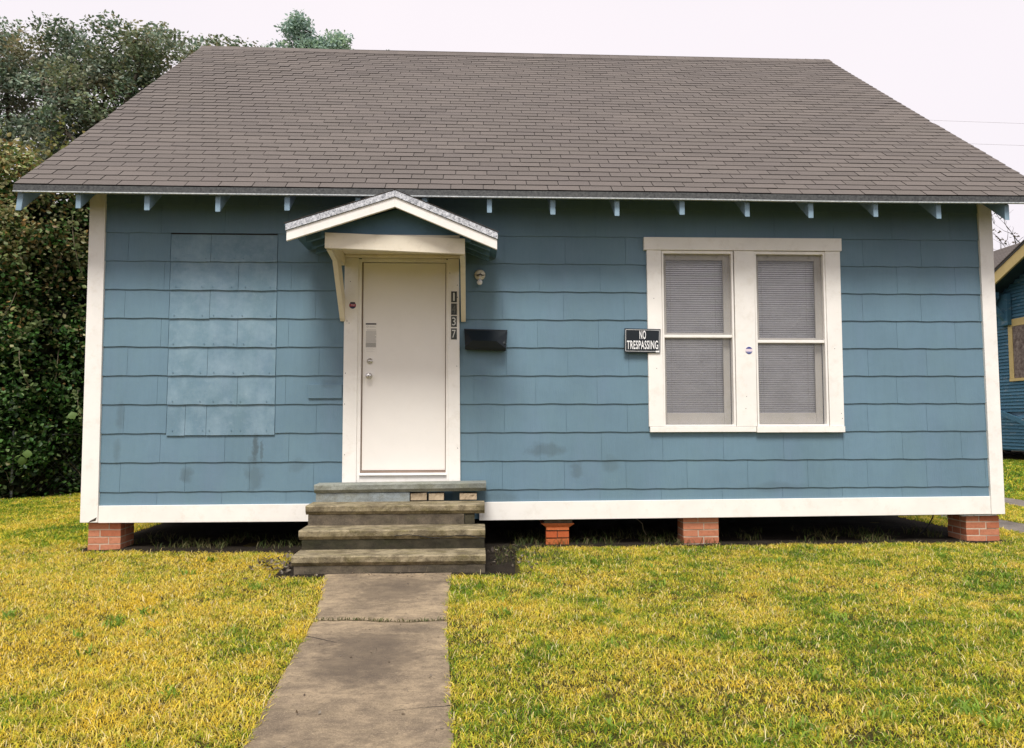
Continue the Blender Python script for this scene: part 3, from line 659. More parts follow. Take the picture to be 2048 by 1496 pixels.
# numbers
for (zt, zb, dg_, mm, lab) in ((2.657, 2.548, '1', 'numpale', 'topmost house number tile, pale 1 on black'), (2.538, 2.424, '4', 'numdull', 'second house number tile, faded dull digit hard to read'),
                     (2.414, 2.305, '3', 'numpale', 'third house number tile, clear white 3 on black'), (2.291, 2.182, '7', 'numpale', 'lowest house number tile, white 7 on grey black')):
    t = thing('house_number', lab+', on the right door casing', 'number tile', (3.511, -.046, zb), 'house number tiles')
    MB().box(3.483, 3.540, -.0505, -.0465, zb, zt).build('tile', M['numdark'], t, bevel=.0015)
    b = MB(); 
    for p, q_ in (((3.486, zb+.003), (3.486, zt-.003)), ((3.486, zt-.003), (3.537, zt-.003)), ((3.537, zt-.003), (3.537, zb+.003)), ((3.537, zb+.003), (3.486, zb+.003))): b.tube([(p[0], -.0508, p[1]), (q_[0], -.0508, q_[1])], .0009, 4)
    b.build('tile_rim', M['numdull'], t)
    put_text('digit', dg_, t, 3.511, -.0522, (zt+zb)/2, .036 if dg_ != '1' else .016, .078, M[mm], .0, .001)
# wall light
t = thing('wall_light', 'round white porcelain lamp holder with bare bulb on the blue wall beside door', 'wall light', (3.767, -.02, 2.825))
MB().lathe([(.054, 0), (.054, .008), (.048, .020), (.036, .028), (.004, .030)], (3.767, -.021, 2.826), (0, -1, 0), 32).build('base_plate', M['porcelain'], t, smooth=True)
b = MB(); b.tube([(3.712, -.044, 2.822), (3.740, -.056, 2.820), (3.767, -.060, 2.826), (3.795, -.056, 2.818), (3.822, -.044, 2.824)], [.002, .005, .006, .005, .002], 6); b.tube([(3.765, -.058, 2.82), (3.772, -.062, 2.842)], .003, 5); b.build('dark_gap_strip', M['steeldark'], t)  # dark strip across the lamp base in place of its dark gap
dn = Vector((0, -.45, -1)).normalized()
MB().lathe([(.020, 0), (.021, .030), (.017, .040), (.004, .041)], (3.764, -.046, 2.812), dn, 20).build('socket', M['porcelain'], t, smooth=True)
pr_ = [(.013, 0), (.014, .010)]+[(.028*math.sin(a), .034-.028*math.cos(a)) for a in np.linspace(.6, 3.0, 9)]
MB().lathe(pr_, Vector((3.764, -.046, 2.812))+dn*.040, dn, 20).build('light_bulb', M['bulb'], t, smooth=True)
# mailbox
t = thing('mailbox', 'black wall mounted letterbox right of the door, below the bare bulb', 'mailbox', (3.82, -.02, 2.07))
MB().hexa([(3.622, -.100, 2.082), (3.622, -.112, 2.14), (3.622, -.020, 2.082), (3.622, -.020, 2.26), (4.018, -.100, 2.070), (4.018, -.112, 2.14), (4.018, -.020, 2.070), (4.018, -.020, 2.255)]).build('box_body', M['black'], t, bevel=.004)
b = MB(); o8 = [(3.612, -.030, 2.283), (4.036, -.030, 2.272), (4.020, -.118, 2.088), (3.622, -.118, 2.100)]; i4 = [(3.690, -.120, 2.178), (3.925, -.120, 2.172)]
i4b = [(3.690, -.135, 2.163), (3.925, -.135, 2.157)]
b.quad(o8[0], i4[0], i4[1], o8[1]); b.quad(o8[0], o8[3], i4b[0], i4[0]); b.quad(o8[1], i4[1], i4b[1], o8[2]); b.quad(i4b[0], i4b[1], i4[1], i4[0]); b.quad(i4b[0], o8[3], o8[2], i4b[1])
b.quad(o8[3], (3.622, -.108, 2.078), (4.020, -.108, 2.066), o8[2]); b.build('lid', M['black'], t)
b = MB(); b.hexa([(3.610, -.036, 2.276), (3.610, -.036, 2.290), (3.610, -.018, 2.276), (3.610, -.018, 2.290), (4.038, -.036, 2.265), (4.038, -.036, 2.279), (4.038, -.018, 2.265), (4.038, -.018, 2.279)]); b.build('lid_hinge', M['black'], t, bevel=.002)

# ================================================================== STEPS
stp = thing('concrete_steps', 'four worn concrete steps with a crumbling top riser leading up to the door', 'steps', (3.01, -.6, .13))
def rough_block(name, x0, x1, y0, y1, z0, z1, m, amp=.006, nx=36, drop=None, seed=0, bev=.008, cove=0):
    """block with worn, uneven edges"""
    b = MB(); prof = [(y0+cove, z0), (y0+cove*.15, z0+(cove if cove else (z1-z0)*.5)), (y0, z1-bev), (y0+bev, z1), ((y0+y1)/2, z1), (y1, z1), (y1, z0)]
    for i in range(nx+1):
        x = x0+(x1-x0)*i/nx
        for j, (y, z) in enumerate(prof):
            k_ = amp if j in (1, 2, 3) else amp*.4
            dy = k_*mn.noise((x*9, z*9, seed))+k_*.8*mn.noise((x*31, j, seed)); dz = (amp*.6*mn.noise((x*6, 7+j, seed))) if j in (2, 3, 4) else 0
            xx = x+(.006*mn.noise((j*2, seed, 3)) if i in (0, nx) else 0)
            b.v.append((xx, y+dy*(j < 5), z+dz+(drop(x) if drop else 0)))
    P = len(prof)
    for i in range(nx):
        for j in range(P): b.f.append((i*P+j, i*P+(j+1) % P, (i+1)*P+(j+1) % P, (i+1)*P+j))
    b.f += [tuple(range(P)), tuple(nx*P+j for j in reversed(range(P)))]
    return b.build(name, m, stp)
TR = [(-1.2, .290, 2.232, 3.806), (-.9, .455, 2.222, 3.806), (-.6, .632, 2.212, 3.806), (-.3, .800, 2.224, 3.824)]
gb = .10
for i, (y, zt, x0, x1) in enumerate(TR):
    yb = TR[i+1][0]+.045 if i < 3 else -.055
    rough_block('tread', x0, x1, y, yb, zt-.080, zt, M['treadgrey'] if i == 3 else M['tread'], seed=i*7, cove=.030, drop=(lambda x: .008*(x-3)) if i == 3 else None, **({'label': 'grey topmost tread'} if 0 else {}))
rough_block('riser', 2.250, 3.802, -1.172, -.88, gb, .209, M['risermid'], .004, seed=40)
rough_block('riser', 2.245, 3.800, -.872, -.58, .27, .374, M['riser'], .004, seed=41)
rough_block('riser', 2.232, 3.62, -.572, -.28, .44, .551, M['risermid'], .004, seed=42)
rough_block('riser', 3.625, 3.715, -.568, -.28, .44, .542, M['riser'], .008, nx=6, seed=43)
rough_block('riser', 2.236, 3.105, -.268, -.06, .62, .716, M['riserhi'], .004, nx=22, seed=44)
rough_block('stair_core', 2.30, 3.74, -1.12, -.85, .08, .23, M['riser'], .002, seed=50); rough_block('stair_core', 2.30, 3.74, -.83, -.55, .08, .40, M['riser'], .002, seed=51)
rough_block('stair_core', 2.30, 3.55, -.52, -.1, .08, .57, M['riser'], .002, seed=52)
for (x0, x1, z0, z1, y) in ((3.115, 3.265, .641, .706, -.255), (3.285, 3.425, .641, .703, -.262), (3.575, 3.735, .644, .700, -.262)):
    rough_block('brick', x0, x1, y, -.12, z0, z1, M['oldbrick'], .012, nx=9, seed=int(x0*100), bev=.006)
# crack running along the second tread
b = MB(); pts = [(3.03+.77*i/30, -.906-.004*(i % 2), .405+.012*math.sin(i*.35)+.007*mn.noise((i*.7, 0, 0))-.0004*i) for i in range(31)]
b.tube([(x, y-.004, z) for x, y, z in pts], [.0030+.0035*abs(mn.noise((i*.4, 3, 0))) for i in range(31)], 5); b.build('crack', M['dark'], stp)
b = MB()
for (xa, ya, xb, yb) in ((3.62, -3.98, 3.35, -4.03), (2.72, -2.9, 2.95, -3.06), (3.53, -1.55, 3.40, -1.48)):
    pts = [(xa+(xb-xa)*t, ya+(yb-ya)*t+.012*mn.noise((t*9, xa, 0)), gz(xa, ya)+.0095) for t in np.linspace(0, 1, 14)]; b.tube(pts, [.0022*(1-.8*t) for t in np.linspace(0, 1, 14)], 4)
b.build('cracks', M['dark'], path, kind='stuff')
b = MB(); b.tube([(3.315, -1.22, .135), (3.325, -1.225, .17), (3.34, -1.228, .215)], [.0025, .002, .001], 5); t = b.build('twig', M['vine']); props(t, 'thin pale twig leaning on the lowest step riser', 'twig')

# ================================================================== PIERS
BL, BH, BD, MJ = .20, .058, .095, .010
bk = MB().box(0, BL, 0, BD, 0, BH).mesh('brick', M['brick'])
def mk_brick(L_, D_, seed, m):
    q = random.Random(seed); b = MB(); j = lambda: q.uniform(-.0018, .0018)
    b.hexa([(x+j(), y+j(), z+j()) for x in (0, L_) for y in (0, D_) for z in (0, BH)]); me = b.mesh('brick', m); return me
def pier(x0, x1, y0, y1, z0, z1, label, m='brick', phase=0, top=None):
    t = thing('brick_pier', label, 'brick pier', ((x0+x1)/2, y0, z0), 'brick piers under the house')
    MB().box(x0+.002, x1-.002, y0+.0035, y1-.003, z0-.08, z1-.002).build('mortar', M['mortar'], t)
    z = z1-BH; r_ = 0; W_ = x1-x0; D_ = y1-y0
    while z > z0-.07:
        L1 = min(.20, W_*.62); L2 = W_-L1-MJ
        segs = [(x0, L1), (x0+L1+MJ, L2)] if (r_+phase) % 2 else [(x0, L2), (x0+L2+MJ, L1)]
        for (xx, ln) in segs:
            o = link('brick', mk_brick(ln, BD, int(xx*1000)+r_, M[m]), t, (xx, y0, z)); o.location.y += random.uniform(-.002, .002)
        # side bricks
        yy = y0+BD+MJ
        while yy < y1-.05:
            ln = min(.2, y1-yy) if (r_+phase) % 2 else min(.12 if yy < y0+BD+.02 else .2, y1-yy)
            for xx in (x0, x1-BD): link('brick', mk_brick(BD, ln, int(yy*991)+r_, M[m]), t, (xx, yy, z))
            yy += ln+MJ
        z -= BH+MJ; r_ += 1
    return t
pier(.036, .338, .02, .31, .19, .418, 'brick pier under the left corner of the blue house', phase=1)
pier(5.778, 6.132, .02, .24, .17, .434, 'plain brick pier between flared pier and right corner pier', phase=0)
t4 = pier(8.664, 9.004, .02, .33, .18, .418, 'brick pier under the right corner with metal shim on top', phase=0)
b = MB(); b.hexa([(8.60, -.012, .418), (8.60, -.012, .426), (8.60, .12, .422), (8.60, .12, .428), (8.955, -.02, .423), (8.955, -.02, .436), (8.955, .12, .426), (8.955, .12, .436)]); b.build('metal_shim', M['eavelip'], t4)
t = thing('brick_pier', 'small red brick pier with flared cap and grey block, nearest right of steps', 'brick pier', (4.53, .05, .16), 'brick piers under the house')
MB().box(4.425, 4.635, .035, .30, .10, .37).build('mortar', M['bark'], t)
for (xx, ln, z) in ((4.415, .225, .232-.062), (4.415, .108, .302-.062+.0), (4.530, .110, .302-.062), (4.418, .222, .312), (4.42, .215, .100)):
    me = mk_brick(ln, .10, int(xx*100+z*1000), M['brick2']); o = link('brick', me, t, (xx, .02, z))
    if z > .31: o.scale = (1, 1, .45)
b = MB(); b.hexa([(4.42, .025, .338), (4.365, .0, .378), (4.42, .30, .338), (4.365, .30, .378), (4.645, .025, .338), (4.695, .0, .376), (4.645, .30, .338), (4.695, .30, .376)]); b.build('brick_cap', M['brick2'], t, bevel=.004)
rb = MB(); rb.box(4.395, 4.672, .015, .25, .380, .424); rb.build('cap_block', M['risermid'], t, bevel=.005)

# cables under the house
b = MB(); b.tube([(8.49, .28, .43), (8.47, .27, .37), (8.42, .26, .30), (8.37, .25, .245), (8.31, .24, .205)], .007, 6); t = b.build('hanging_cable', M['cable']); props(t, 'black cable hanging under the house left of the right corner pier', 'cable')
b = MB(); b.tube([(5.36, .3, .43), (5.37, .3, .38), (5.43, .3, .33), (5.44, .3, .27), (5.47, .3, .215)], .004, 5); t = b.build('hanging_wire', M['vine']); props(t, 'thin pale wire dangling between the flared pier and the plain pier', 'wire')

# ================================================================== NEIGHBOUR'S HOUSE
nh = thing('neighbour_house', 'peeling dark blue clapboard house with yellow trim beyond the driveway', 'house', (21, 13, .19))
NX0 = 20.0
MB().box(NX0+.05, 28, 7, 16.0, .45, 5.05).build('wall', M['bluewood'], nh)
nw = MB().prism([(7.0, 5.052), (16.0, 5.052), (11.5, 6.85)], 0, NX0+.05, NX0+.15).build('gable_wall', M['bluewood'], nh)
q = random.Random(4); z = .50; r_ = 0
clw = MB().box(NX0+.03, NX0+.049, 7.0, 16.0, .45, .50).build('siding', M['clap'], nh)
while z < 6.3:
    ymx = min(16.0, 16.4-(z-4.75)/.447) if z > 4.9 else 16.0
    y = max(7.0, 23-ymx)
    while y < ymx-.1:
        y1 = min(y+q.choice((2.4, 3.0, 1.5)), ymx); dz = q.uniform(-.012, .006) if z < 1.6 else q.uniform(-.002, .002)
        broken = (1.50 < z < 1.62 and y < 14.9 and y1 > 14.0)
        if not broken:
            MB().hexa([(NX0-.012, y, z+dz), (NX0+.03, y, z+.11+dz), (NX0+.028, y, z+dz), (NX0+.05, y, z+.11+dz), (NX0-.012, y1-.006, z+dz*.5), (NX0+.03, y1-.006, z+.11+dz*.5), (NX0+.028, y1-.006, z+dz), (NX0+.05, y1-.006, z+.11)]).build('clapboard', M['clap'], clw)
        y = y1
    if z < 5.0:
        for xa in (20.06, 24.03):
            MB().hexa([(xa, 6.93, z), (xa, 6.97, z+.11), (xa, 6.96, z), (xa, 6.99, z+.11), (xa+3.96, 6.93, z), (xa+3.96, 6.97, z+.11), (xa+3.96, 6.96, z), (xa+3.96, 6.99, z+.11)]).build('clapboard', M['clap'], clw)
    z += .102; r_ += 1
nwn = MB().box(NX0-.03, NX0+.03, 13.1, 15.03, 4.20, 4.42).build('window', M['yellow'], nh, bevel=.004)
MB().box(NX0-.035, NX0+.03, 14.85, 15.03, 2.63, 4.195).build('side_casing', M['yellow'], nwn); MB().box(NX0-.035, NX0+.03, 13.1, 13.28, 2.63, 4.195).build('side_casing', M['yellow'], nwn)
MB().box(NX0-.05, NX0+.03, 13.1, 15.03, 2.54, 2.625).build('sill', M['yellow'], nwn); MB().box(NX0-.022, NX0+.02, 13.285, 14.845, 2.63, 4.195).build('boarding', M['ply'], nwn)
# gable rake, soffit and roof
for p0, p1, nm, wd, m_, xo in (((11.5, 7.165), (16.9, 4.750), 'barge_board', .33, 'yellow', 0), ((11.5, 7.225), (16.95, 4.788), 'drip_edge', .055, 'eavemetal', -.02), ((11.5, 7.262), (16.97, 4.816), 'shingle_edge', .034, 'shingle', -.04)):
    (ya, za), (yb, zb_) = p0, p1
    MB().hexa([(19.30+xo, ya, za-wd), (19.30+xo, ya, za), (19.30+xo, yb, zb_-wd), (19.30+xo, yb, zb_), (19.36, ya, za-wd), (19.36, ya, za), (19.36, yb, zb_-wd), (19.36, yb, zb_)]).build(nm, M[m_], nh)
    yb = 2*ya-yb
    MB().hexa([(19.30+xo, ya, za-wd), (19.30+xo, ya, za), (19.30+xo, yb, zb_-wd), (19.30+xo, yb, zb_), (19.36, ya, za-wd), (19.36, ya, za), (19.36, yb, zb_-wd), (19.36, yb, zb_)]).build(nm, M[m_], nh)
for yb in (16.92, 6.08):
    MB().hexa([(19.37, 11.5, 7.08), (19.37, 11.5, 7.20), (19.37, yb, 4.66), (19.37, yb, 4.78), (23, 11.5, 7.08), (23, 11.5, 7.20), (23, yb, 4.66), (23, yb, 4.78)]).build('soffit', M['underdeck'], nh)
MB().box(22.6, 28, 14.5, 21.5, .45, 5.0).build('rear_wing', M['bluewood'], nh)
rf = MB().hexa([(19.9, 15.2, 5.62), (19.9, 15.2, 5.74), (19.9, 22, 5.62), (19.9, 22, 5.74), (22.5, 15.2, 7.36), (22.5, 15.2, 7.46), (22.5, 22, 7.36), (22.5, 22, 7.46)]).build('roof', M['shingle'], nh)
MB().box(20.3, 22.59, 16.01, 21.5, .45, 5.6).build('side_wing', M['bluewood'], nh)
for i in range(22):
    t0, t1 = i/22, (i+1.15)/22; X0, X1, Z0, Z1 = 19.9+2.6*t0, 19.9+2.6*t1, 5.75+1.72*t0, 5.75+1.72*t1
    MB().hexa([(X0, 15.2, Z0), (X0, 15.2, Z0+.02), (X0, 22, Z0), (X0, 22, Z0+.02), (X1, 15.2, Z1-.004), (X1, 15.2, Z1+.004), (X1, 22, Z1-.004), (X1, 22, Z1+.004)]).build('shingle_course', M['shingle'], rf)
br = MB(); br.box(19.85, 19.98, 14.86, 15.30, 4.25, 5.2); kb = br.build('corner_post', M['clap'], nh)
MB().hexa([(19.35, 15.0, 4.95), (19.35, 15.0, 5.15), (19.35, 15.12, 4.95), (19.35, 15.12, 5.15), (19.98, 15.0, 4.25), (19.98, 15.0, 4.45), (19.98, 15.12, 4.25), (19.98, 15.12, 4.45)]).build('knee_brace', M['clap'], nh)
MB().hexa([(19.60, 15.6, 4.62), (19.60, 15.6, 4.80), (19.75, 15.6, 4.62), (19.75, 15.6, 4.80), (19.60, 15.05, 5.10), (19.60, 15.05, 5.28), (19.75, 15.05, 5.10), (19.75, 15.05, 5.28)]).build('knee_brace', M['clap'], nh)
MB().hexa([(19.88, 14.3, 1.20), (19.88, 14.3, 1.34), (19.93, 14.3, 1.20), (19.93, 14.3, 1.34), (19.88, 15.8, 1.62), (19.88, 15.8, 1.78), (19.93, 15.8, 1.62), (19.93, 15.8, 1.78)]).build('loose_board', M['clap'], nh, label='loose plank hanging aslant across the siding')

# ================================================================== PLANTS
def leaves_mesh(name, P, S, C, m, droop=.35, aspect=.62, nrmbias=None):
    n = len(P); a = rng.normal(size=(n, 3)); a[:, 2] = a[:, 2]*.6-droop; a /= np.linalg.norm(a, axis=1)[:, None]
    nb_ = rng.normal(size=(n, 3)) + (np.array([0, -.5, .9]) if nrmbias is None else np.array(nrmbias)); b_ = np.cross(a, nb_); b_ /= np.linalg.norm(b_, axis=1)[:, None]+1e-9; nn = np.cross(a, b_)
    S = S[:, None]
    v = np.empty((n, 6, 3)); v[:, 0] = P; v[:, 1] = P+a*S*.45+b_*S*aspect*.5+nn*S*.10; v[:, 2] = P+a*S*.85+b_*S*aspect*.28+nn*S*.05; v[:, 3] = P+a*S*1.05
    v[:, 4] = P+a*S*.85-b_*S*aspect*.28+nn*S*.05; v[:, 5] = P+a*S*.45-b_*S*aspect*.5+nn*S*.10
    idx = np.arange(n)[:, None]*6; loops = np.concatenate([idx+0, idx+1, idx+2, idx+3, idx+0, idx+3, idx+4, idx+5], 1).ravel()
    me = bpy.data.meshes.new(name); me.vertices.add(n*6); me.vertices.foreach_set('co', v.astype(np.float32).ravel())
    me.loops.add(len(loops)); me.loops.foreach_set('vertex_index', loops.astype(np.int32)); me.polygons.add(n*2)
    me.polygons.foreach_set('loop_start', np.arange(0, n*8, 4).astype(np.int32)); me.update(calc_edges=True)
    at = me.attributes.new('tint', 'FLOAT_COLOR', 'POINT'); cc = np.ones((n, 6, 4)); cc[:, :, :3] = C[:, None, :]
    at.data.foreach_set('color', cc.astype(np.float32).ravel()); me.materials.append(m); return me
def pick(pal, n, wts=None):
    pal = np.array(pal); i = rng.choice(len(pal), n, p=wts); return pal[i]*rng.uniform(.75, 1.25, (n, 1))
def crown_leaves(cl, rad, per, size, pal, wts, flat_=.75):
    P, S, C = [], [], []
    for c, r_ in zip(cl, rad):
        n = int(per*(r_/.5)**2); d = rng.normal(size=(n, 3)); d /= np.linalg.norm(d, axis=1)[:, None]; rr = r_*rng.uniform(.25, 1.05, n)**.6
        P.append(np.array(c)+d*rr[:, None]*np.array([1, 1, flat_])); S.append(rng.uniform(.7, 1.3, n)*size)
        base = pick(pal, 1, wts)[0]; C.append(.5*base+.5*pick(pal, n, wts))
    return np.concatenate(P), np.concatenate(S), np.concatenate(C)
def curve_pts(a, b_, n=7, wob=.25, sag_=0):
    a, b_ = Vector(a), Vector(b_); o = []
    L_ = (b_-a).length; s_ = random.random()*50
    for i in range(n+1):
        t = i/n; p = a.lerp(b_, t); k_ = math.sin(t*math.pi)*L_*wob
        p += Vector((mn.noise((t*2, s_, 0)), mn.noise((t*2, s_, 5)), mn.noise((t*2, s_, 9))+sag_))*k_; o.append(p)
    return o
def tree(name, label, cat, base, blobs, per, size, pal, wts, trunk_r=.16, nclump=60, crad=(.3, .6), limbs=9, group=None, twigs=0):
    t = thing(name, label, cat, base, group); cl, rad = [], []
    bw = np.array([bb[3]*bb[4]*bb[5] for bb in blobs]); bw = bw/bw.sum()
    for _ in range(nclump):
        bb = blobs[rng.choice(len(blobs), p=bw)]; d = rng.normal(size=3); d /= np.linalg.norm(d); u = rng.uniform(.35, 1.0)**.5
        cl.append((bb[0]+d[0]*bb[3]*u, bb[1]+d[1]*bb[4]*u, bb[2]+d[2]*bb[5]*u)); rad.append(rng.uniform(*crad))
    P, S, C = crown_leaves(cl, rad, per, size, pal, wts); C = C*2.1; link('crown', leaves_mesh('crown', P-np.array(base), S, C, M['leaf']), t)  # leaf colours lightened: haze and flare over the trees painted in
    b = MB(); cz = sum(bb[2] for bb in blobs)/len(blobs); cx = sum(bb[0] for bb in blobs)/len(blobs); cy = sum(bb[1] for bb in blobs)/len(blobs)
    fork = Vector((base[0]*.6+cx*.4, base[1]*.6+cy*.4, base[2]+(cz-base[2])*.5)); tp = curve_pts(base, fork, 6, .08); b.tube(tp, [trunk_r*(1-.35*i/6) for i in range(7)], 10)
    b.build('trunk', M['bark'], t, smooth=True, fix=False); b = MB()
    for bb in list(blobs)+[blobs[rng.integers(len(blobs))] for _ in range(limbs-len(blobs))]:
        e = Vector((bb[0]+rng.uniform(-.6, .6)*bb[3], bb[1]+rng.uniform(-.5, .5)*bb[4], bb[2]+rng.uniform(-.2, .7)*bb[5]))
        pts = curve_pts(fork, e, 7, .22); b.tube(pts, [trunk_r*.55*(1-.85*i/7)+.006 for i in range(8)], 6)
        for _ in range(6):
            i = rng.integers(2, 8); c = cl[rng.integers(len(cl))]
            e2 = Vector(c); 
            if (e2-pts[i]).length < 2.6: b.tube(curve_pts(pts[i], e2, 5, .2), [.028, .024, .018, .013, .009, .004], 5)
    for _ in range(twigs):
        c = Vector(cl[rng.integers(len(cl))]); b.tube(curve_pts(c, c+Vector((rng.uniform(-.5, .9), 0, rng.uniform(.6, 1.5))), 4, .2), [.012, .009, .006, .004, .002], 4)
    b.build('limbs', M['bark'], t, smooth=True, fix=False); return t
DK = [(.045, .075, .032), (.07, .095, .045), (.10, .11, .05), (.14, .11, .055), (.035, .055, .03)]
GREY = [(.12, .16, .12), (.09, .12, .095), (.17, .18, .13), (.18, .15, .12), (.06, .085, .07)]  # greyed leaf tones with the pale haze in their colour
tree('tall_tree', 'tall dark green tree at the far left behind the vine hedge', 'tree', (-6.0, 9.2, .19),
     [(-7.2, 9.2, 8.6, 1.5, 1.2, 1.7), (-5.6, 9, 8.0, 1.6, 1.2, 1.4), (-6.6, 9, 9.5, .7, .8, .6), (-8.5, 9.5, 7.6, 1.2, 1.2, 1.6)], 330, .078, GREY+DK, None, .2, 115, (.26, .52), 10)
tree('tall_tree', 'dense tree rising above the left end of the brown roof', 'tree', (-3.4, 8.6, .19),
     [(-4.2, 8.8, 7.7, 1.5, 1.2, 1.5), (-4.1, 8.8, 9.3, .55, .6, .6), (-2.7, 8.9, 8.9, 1.15, 1.0, 1.1), (-3.6, 8.8, 9.1, .9, .8, .75), (-5.0, 8.8, 8.9, .8, .8, .8), (-3.2, 8.7, 6.6, 1.2, .9, 1.0), (-1.55, 9.0, 9.0, .75, .7, .65)], 300, .082, DK+GREY[:3], None, .17, 185, (.25, .5), 11)
tree('distant_tree', 'small bluish green treetop showing above the roof ridge', 'tree', (-1.5, 16.5, .19),
     [(-1.85, 16.5, 13.75, .38, .4, .48), (-1.4, 16.5, 12.95, .8, .5, .5), (-.72, 16.5, 13.15, .55, .5, .45), (-2.45, 16.5, 12.95, .5, .4, .35)], 230, .10, [(.14, .20, .15), (.17, .23, .14), (.13, .18, .16)], None, .2, 95, (.20, .40), 6)
tree('distant_tree', 'tiny sprig of treetop barely clearing the roof ridge', 'tree', (.9, 17, .19), [(.93, 17, 13.28, .06, .1, .14)], 500, .06, GREY, None, .06, 4, (.08, .12), 2)
# bare tree on the right
t = thing('bare_tree', 'nearly bare thin tree above the neighbouring house roof', 'tree', (24.0, 21.0, .19)); b = MB()
trunk = curve_pts((24.0, 21, .19), (25.2, 21, 7.5), 6, .05); b.tube(trunk, [.16, .14, .12, .10, .08, .06, .05], 7); b.build('trunk', M['bark'], t, smooth=True, fix=False)
b = MB(); LP = []
for i in range(16):
    s_ = trunk[rng.integers(4, 7)]; e = s_+Vector((rng.uniform(-1.7, 2.8), rng.uniform(-.5, .5), rng.uniform(.8, 3.2))); pts = curve_pts(s_, e, 6, .25); b.tube(pts, [.035, .028, .022, .016, .012, .008, .004], 5)
    for _ in range(5):
        a = pts[rng.integers(2, 7)]; e2 = a+Vector((rng.uniform(-.7, .7), 0, rng.uniform(.1, .8))); p2 = curve_pts(a, e2, 4, .25); b.tube(p2, [.012, .010, .008, .005, .003], 4)
        if rng.random() < .6: LP += [tuple(p2[-1]+Vector(rng.normal(size=3)*.09)) for _ in range(9)]
b.build('limbs', M['bark'], t, fix=False)
LP = np.array(LP); link('crown', leaves_mesh('crown', LP-np.array((24.0, 21.0, .19)), np.full(len(LP), .12), pick([(.06, .06, .04), (.10, .07, .04)], len(LP)), M['leaf']), t)

# vine-covered hedge: an uneven wall of leaves
HB = (-5.2, 5.6, .19); hg = thing('vine_hedge', 'tall overgrown hedge smothered in dark green and browning vines left of the house', 'hedge', HB)
def hfront(x): return float(np.interp(x, [-9, -3.55, -2.95, -2.3], [4.2, 4.75, 5.7, 6.6]))
def htop(x): return 5.55+.35*mn.noise((x*.9, 0, 3))+.5*mn.noise((x*2.3, 1, 3))-.25*max(0, x+3.2)
cl, rad, P, S, C = [], [], [], [], []
GREEN = [(.03, .085, .018), (.05, .13, .026), (.09, .20, .04), (.035, .065, .022), (.19, .27, .10)]
BROWN = [(.24, .23, .09), (.34, .30, .13), (.13, .16, .055), (.32, .20, .07), (.24, .29, .09), (.44, .42, .22)]
for _ in range(1500):
    x = rng.uniform(-8.5, -2.0); z = rng.uniform(.15, 5.7); tp = htop(x)
    if z > tp+.1: continue
    y = hfront(x)+rng.uniform(0, .5)+.28*mn.noise((x*1.3, z*1.3, 0))+(.35 if z < .7 else 0)-.03
    r_ = rng.uniform(.16, .36); up_ = (z-3.3)/1.5+.5*mn.noise((x, z, 8)); pb = min(.85, max(.05, .42+up_*.5)); n = int(120*(r_/.3)**2*(1 if z > .8 else .5))
    d = rng.normal(size=(n, 3)); d /= np.linalg.norm(d, axis=1)[:, None]; P.append(np.array((x, y, z))+d*(r_*rng.uniform(.3, 1.1, n)**.6)[:, None]); S.append(rng.uniform(.7, 1.4, n)*.066)
    isb = rng.random(n) < pb*(.35+.9*rng.random()); c = np.where(isb[:, None], pick(BROWN, n), pick(GREEN, n)); C.append(c*rng.uniform(.7, 1.25))
P, S, C = np.concatenate(P), np.concatenate(S), np.concatenate(C); link('foliage', leaves_mesh('foliage', P-np.array(HB), S, C, M['leaf'], .3, .75), hg)
# back mass of the hedge: coarser leaves, coloured very dark for the shade inside
n = 42000; x = rng.uniform(-9, -1.6, n); z = rng.uniform(.1, 5.3, n); y = np.array([hfront(a) for a in x])+rng.uniform(.30, 2.2, n)
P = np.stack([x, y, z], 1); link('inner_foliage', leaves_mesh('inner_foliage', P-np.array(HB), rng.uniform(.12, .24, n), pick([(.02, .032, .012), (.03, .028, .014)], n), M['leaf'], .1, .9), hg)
# tall runners on top
P, S, C = [], [], []; b = MB()
for i in range(26):
    x = rng.uniform(-6.5, -2.5); y = hfront(x)+rng.uniform(.1, .7); z = htop(x)-.3; e = (x+rng.uniform(-.4, .4), y, z+rng.uniform(.4, 1.0)); pts = curve_pts((x, y, z), e, 6, .3); b.tube(pts, [.008, .007, .006, .005, .004, .003, .002], 4)
    for p in pts:
        m_ = 12; P.append(np.array(p)+rng.normal(size=(m_, 3))*.09); S.append(rng.uniform(.05, .09, m_)); C.append(pick([(.17, .19, .045), (.20, .17, .05), (.12, .15, .04)], m_))
# hanging vines in front
for (x, y, z0, z1, bx) in ((-2.72, 4.9, 4.75, 3.75, .18), (-3.35, 4.6, 4.1, 3.5, .25), (-2.75, 5.3, 1.9, 1.35, .15), (-3.3, 4.6, 2.5, 1.9, .2), (-3.0, 4.8, 3.0, 2.7, -.4), (-2.6, 5.4, 3.1, 2.5, .1)):
    pts = [Vector((x+bx*t, y-.12*math.sin(t*3), z0+(z1-z0)*t)) for t in np.linspace(0, 1, 12)]; b.tube(pts, .005, 5)
    for p in pts:
        for sgn in (-1, 1): P.append(np.array([[p.x+sgn*.02, p.y-.01, p.z]])); S.append(np.array([rng.uniform(.07, .10)])); C.append(pick([(.12, .17, .06), (.16, .2, .08)], 1))
b.build('runner_stems', M['vine'], hg, fix=False, kind='stuff'); P, S, C = np.concatenate(P), np.concatenate(S), np.concatenate(C); link('runner_leaves', leaves_mesh('runner_leaves', P-np.array(HB), S, C, M['leaf'], .2, .8), hg)
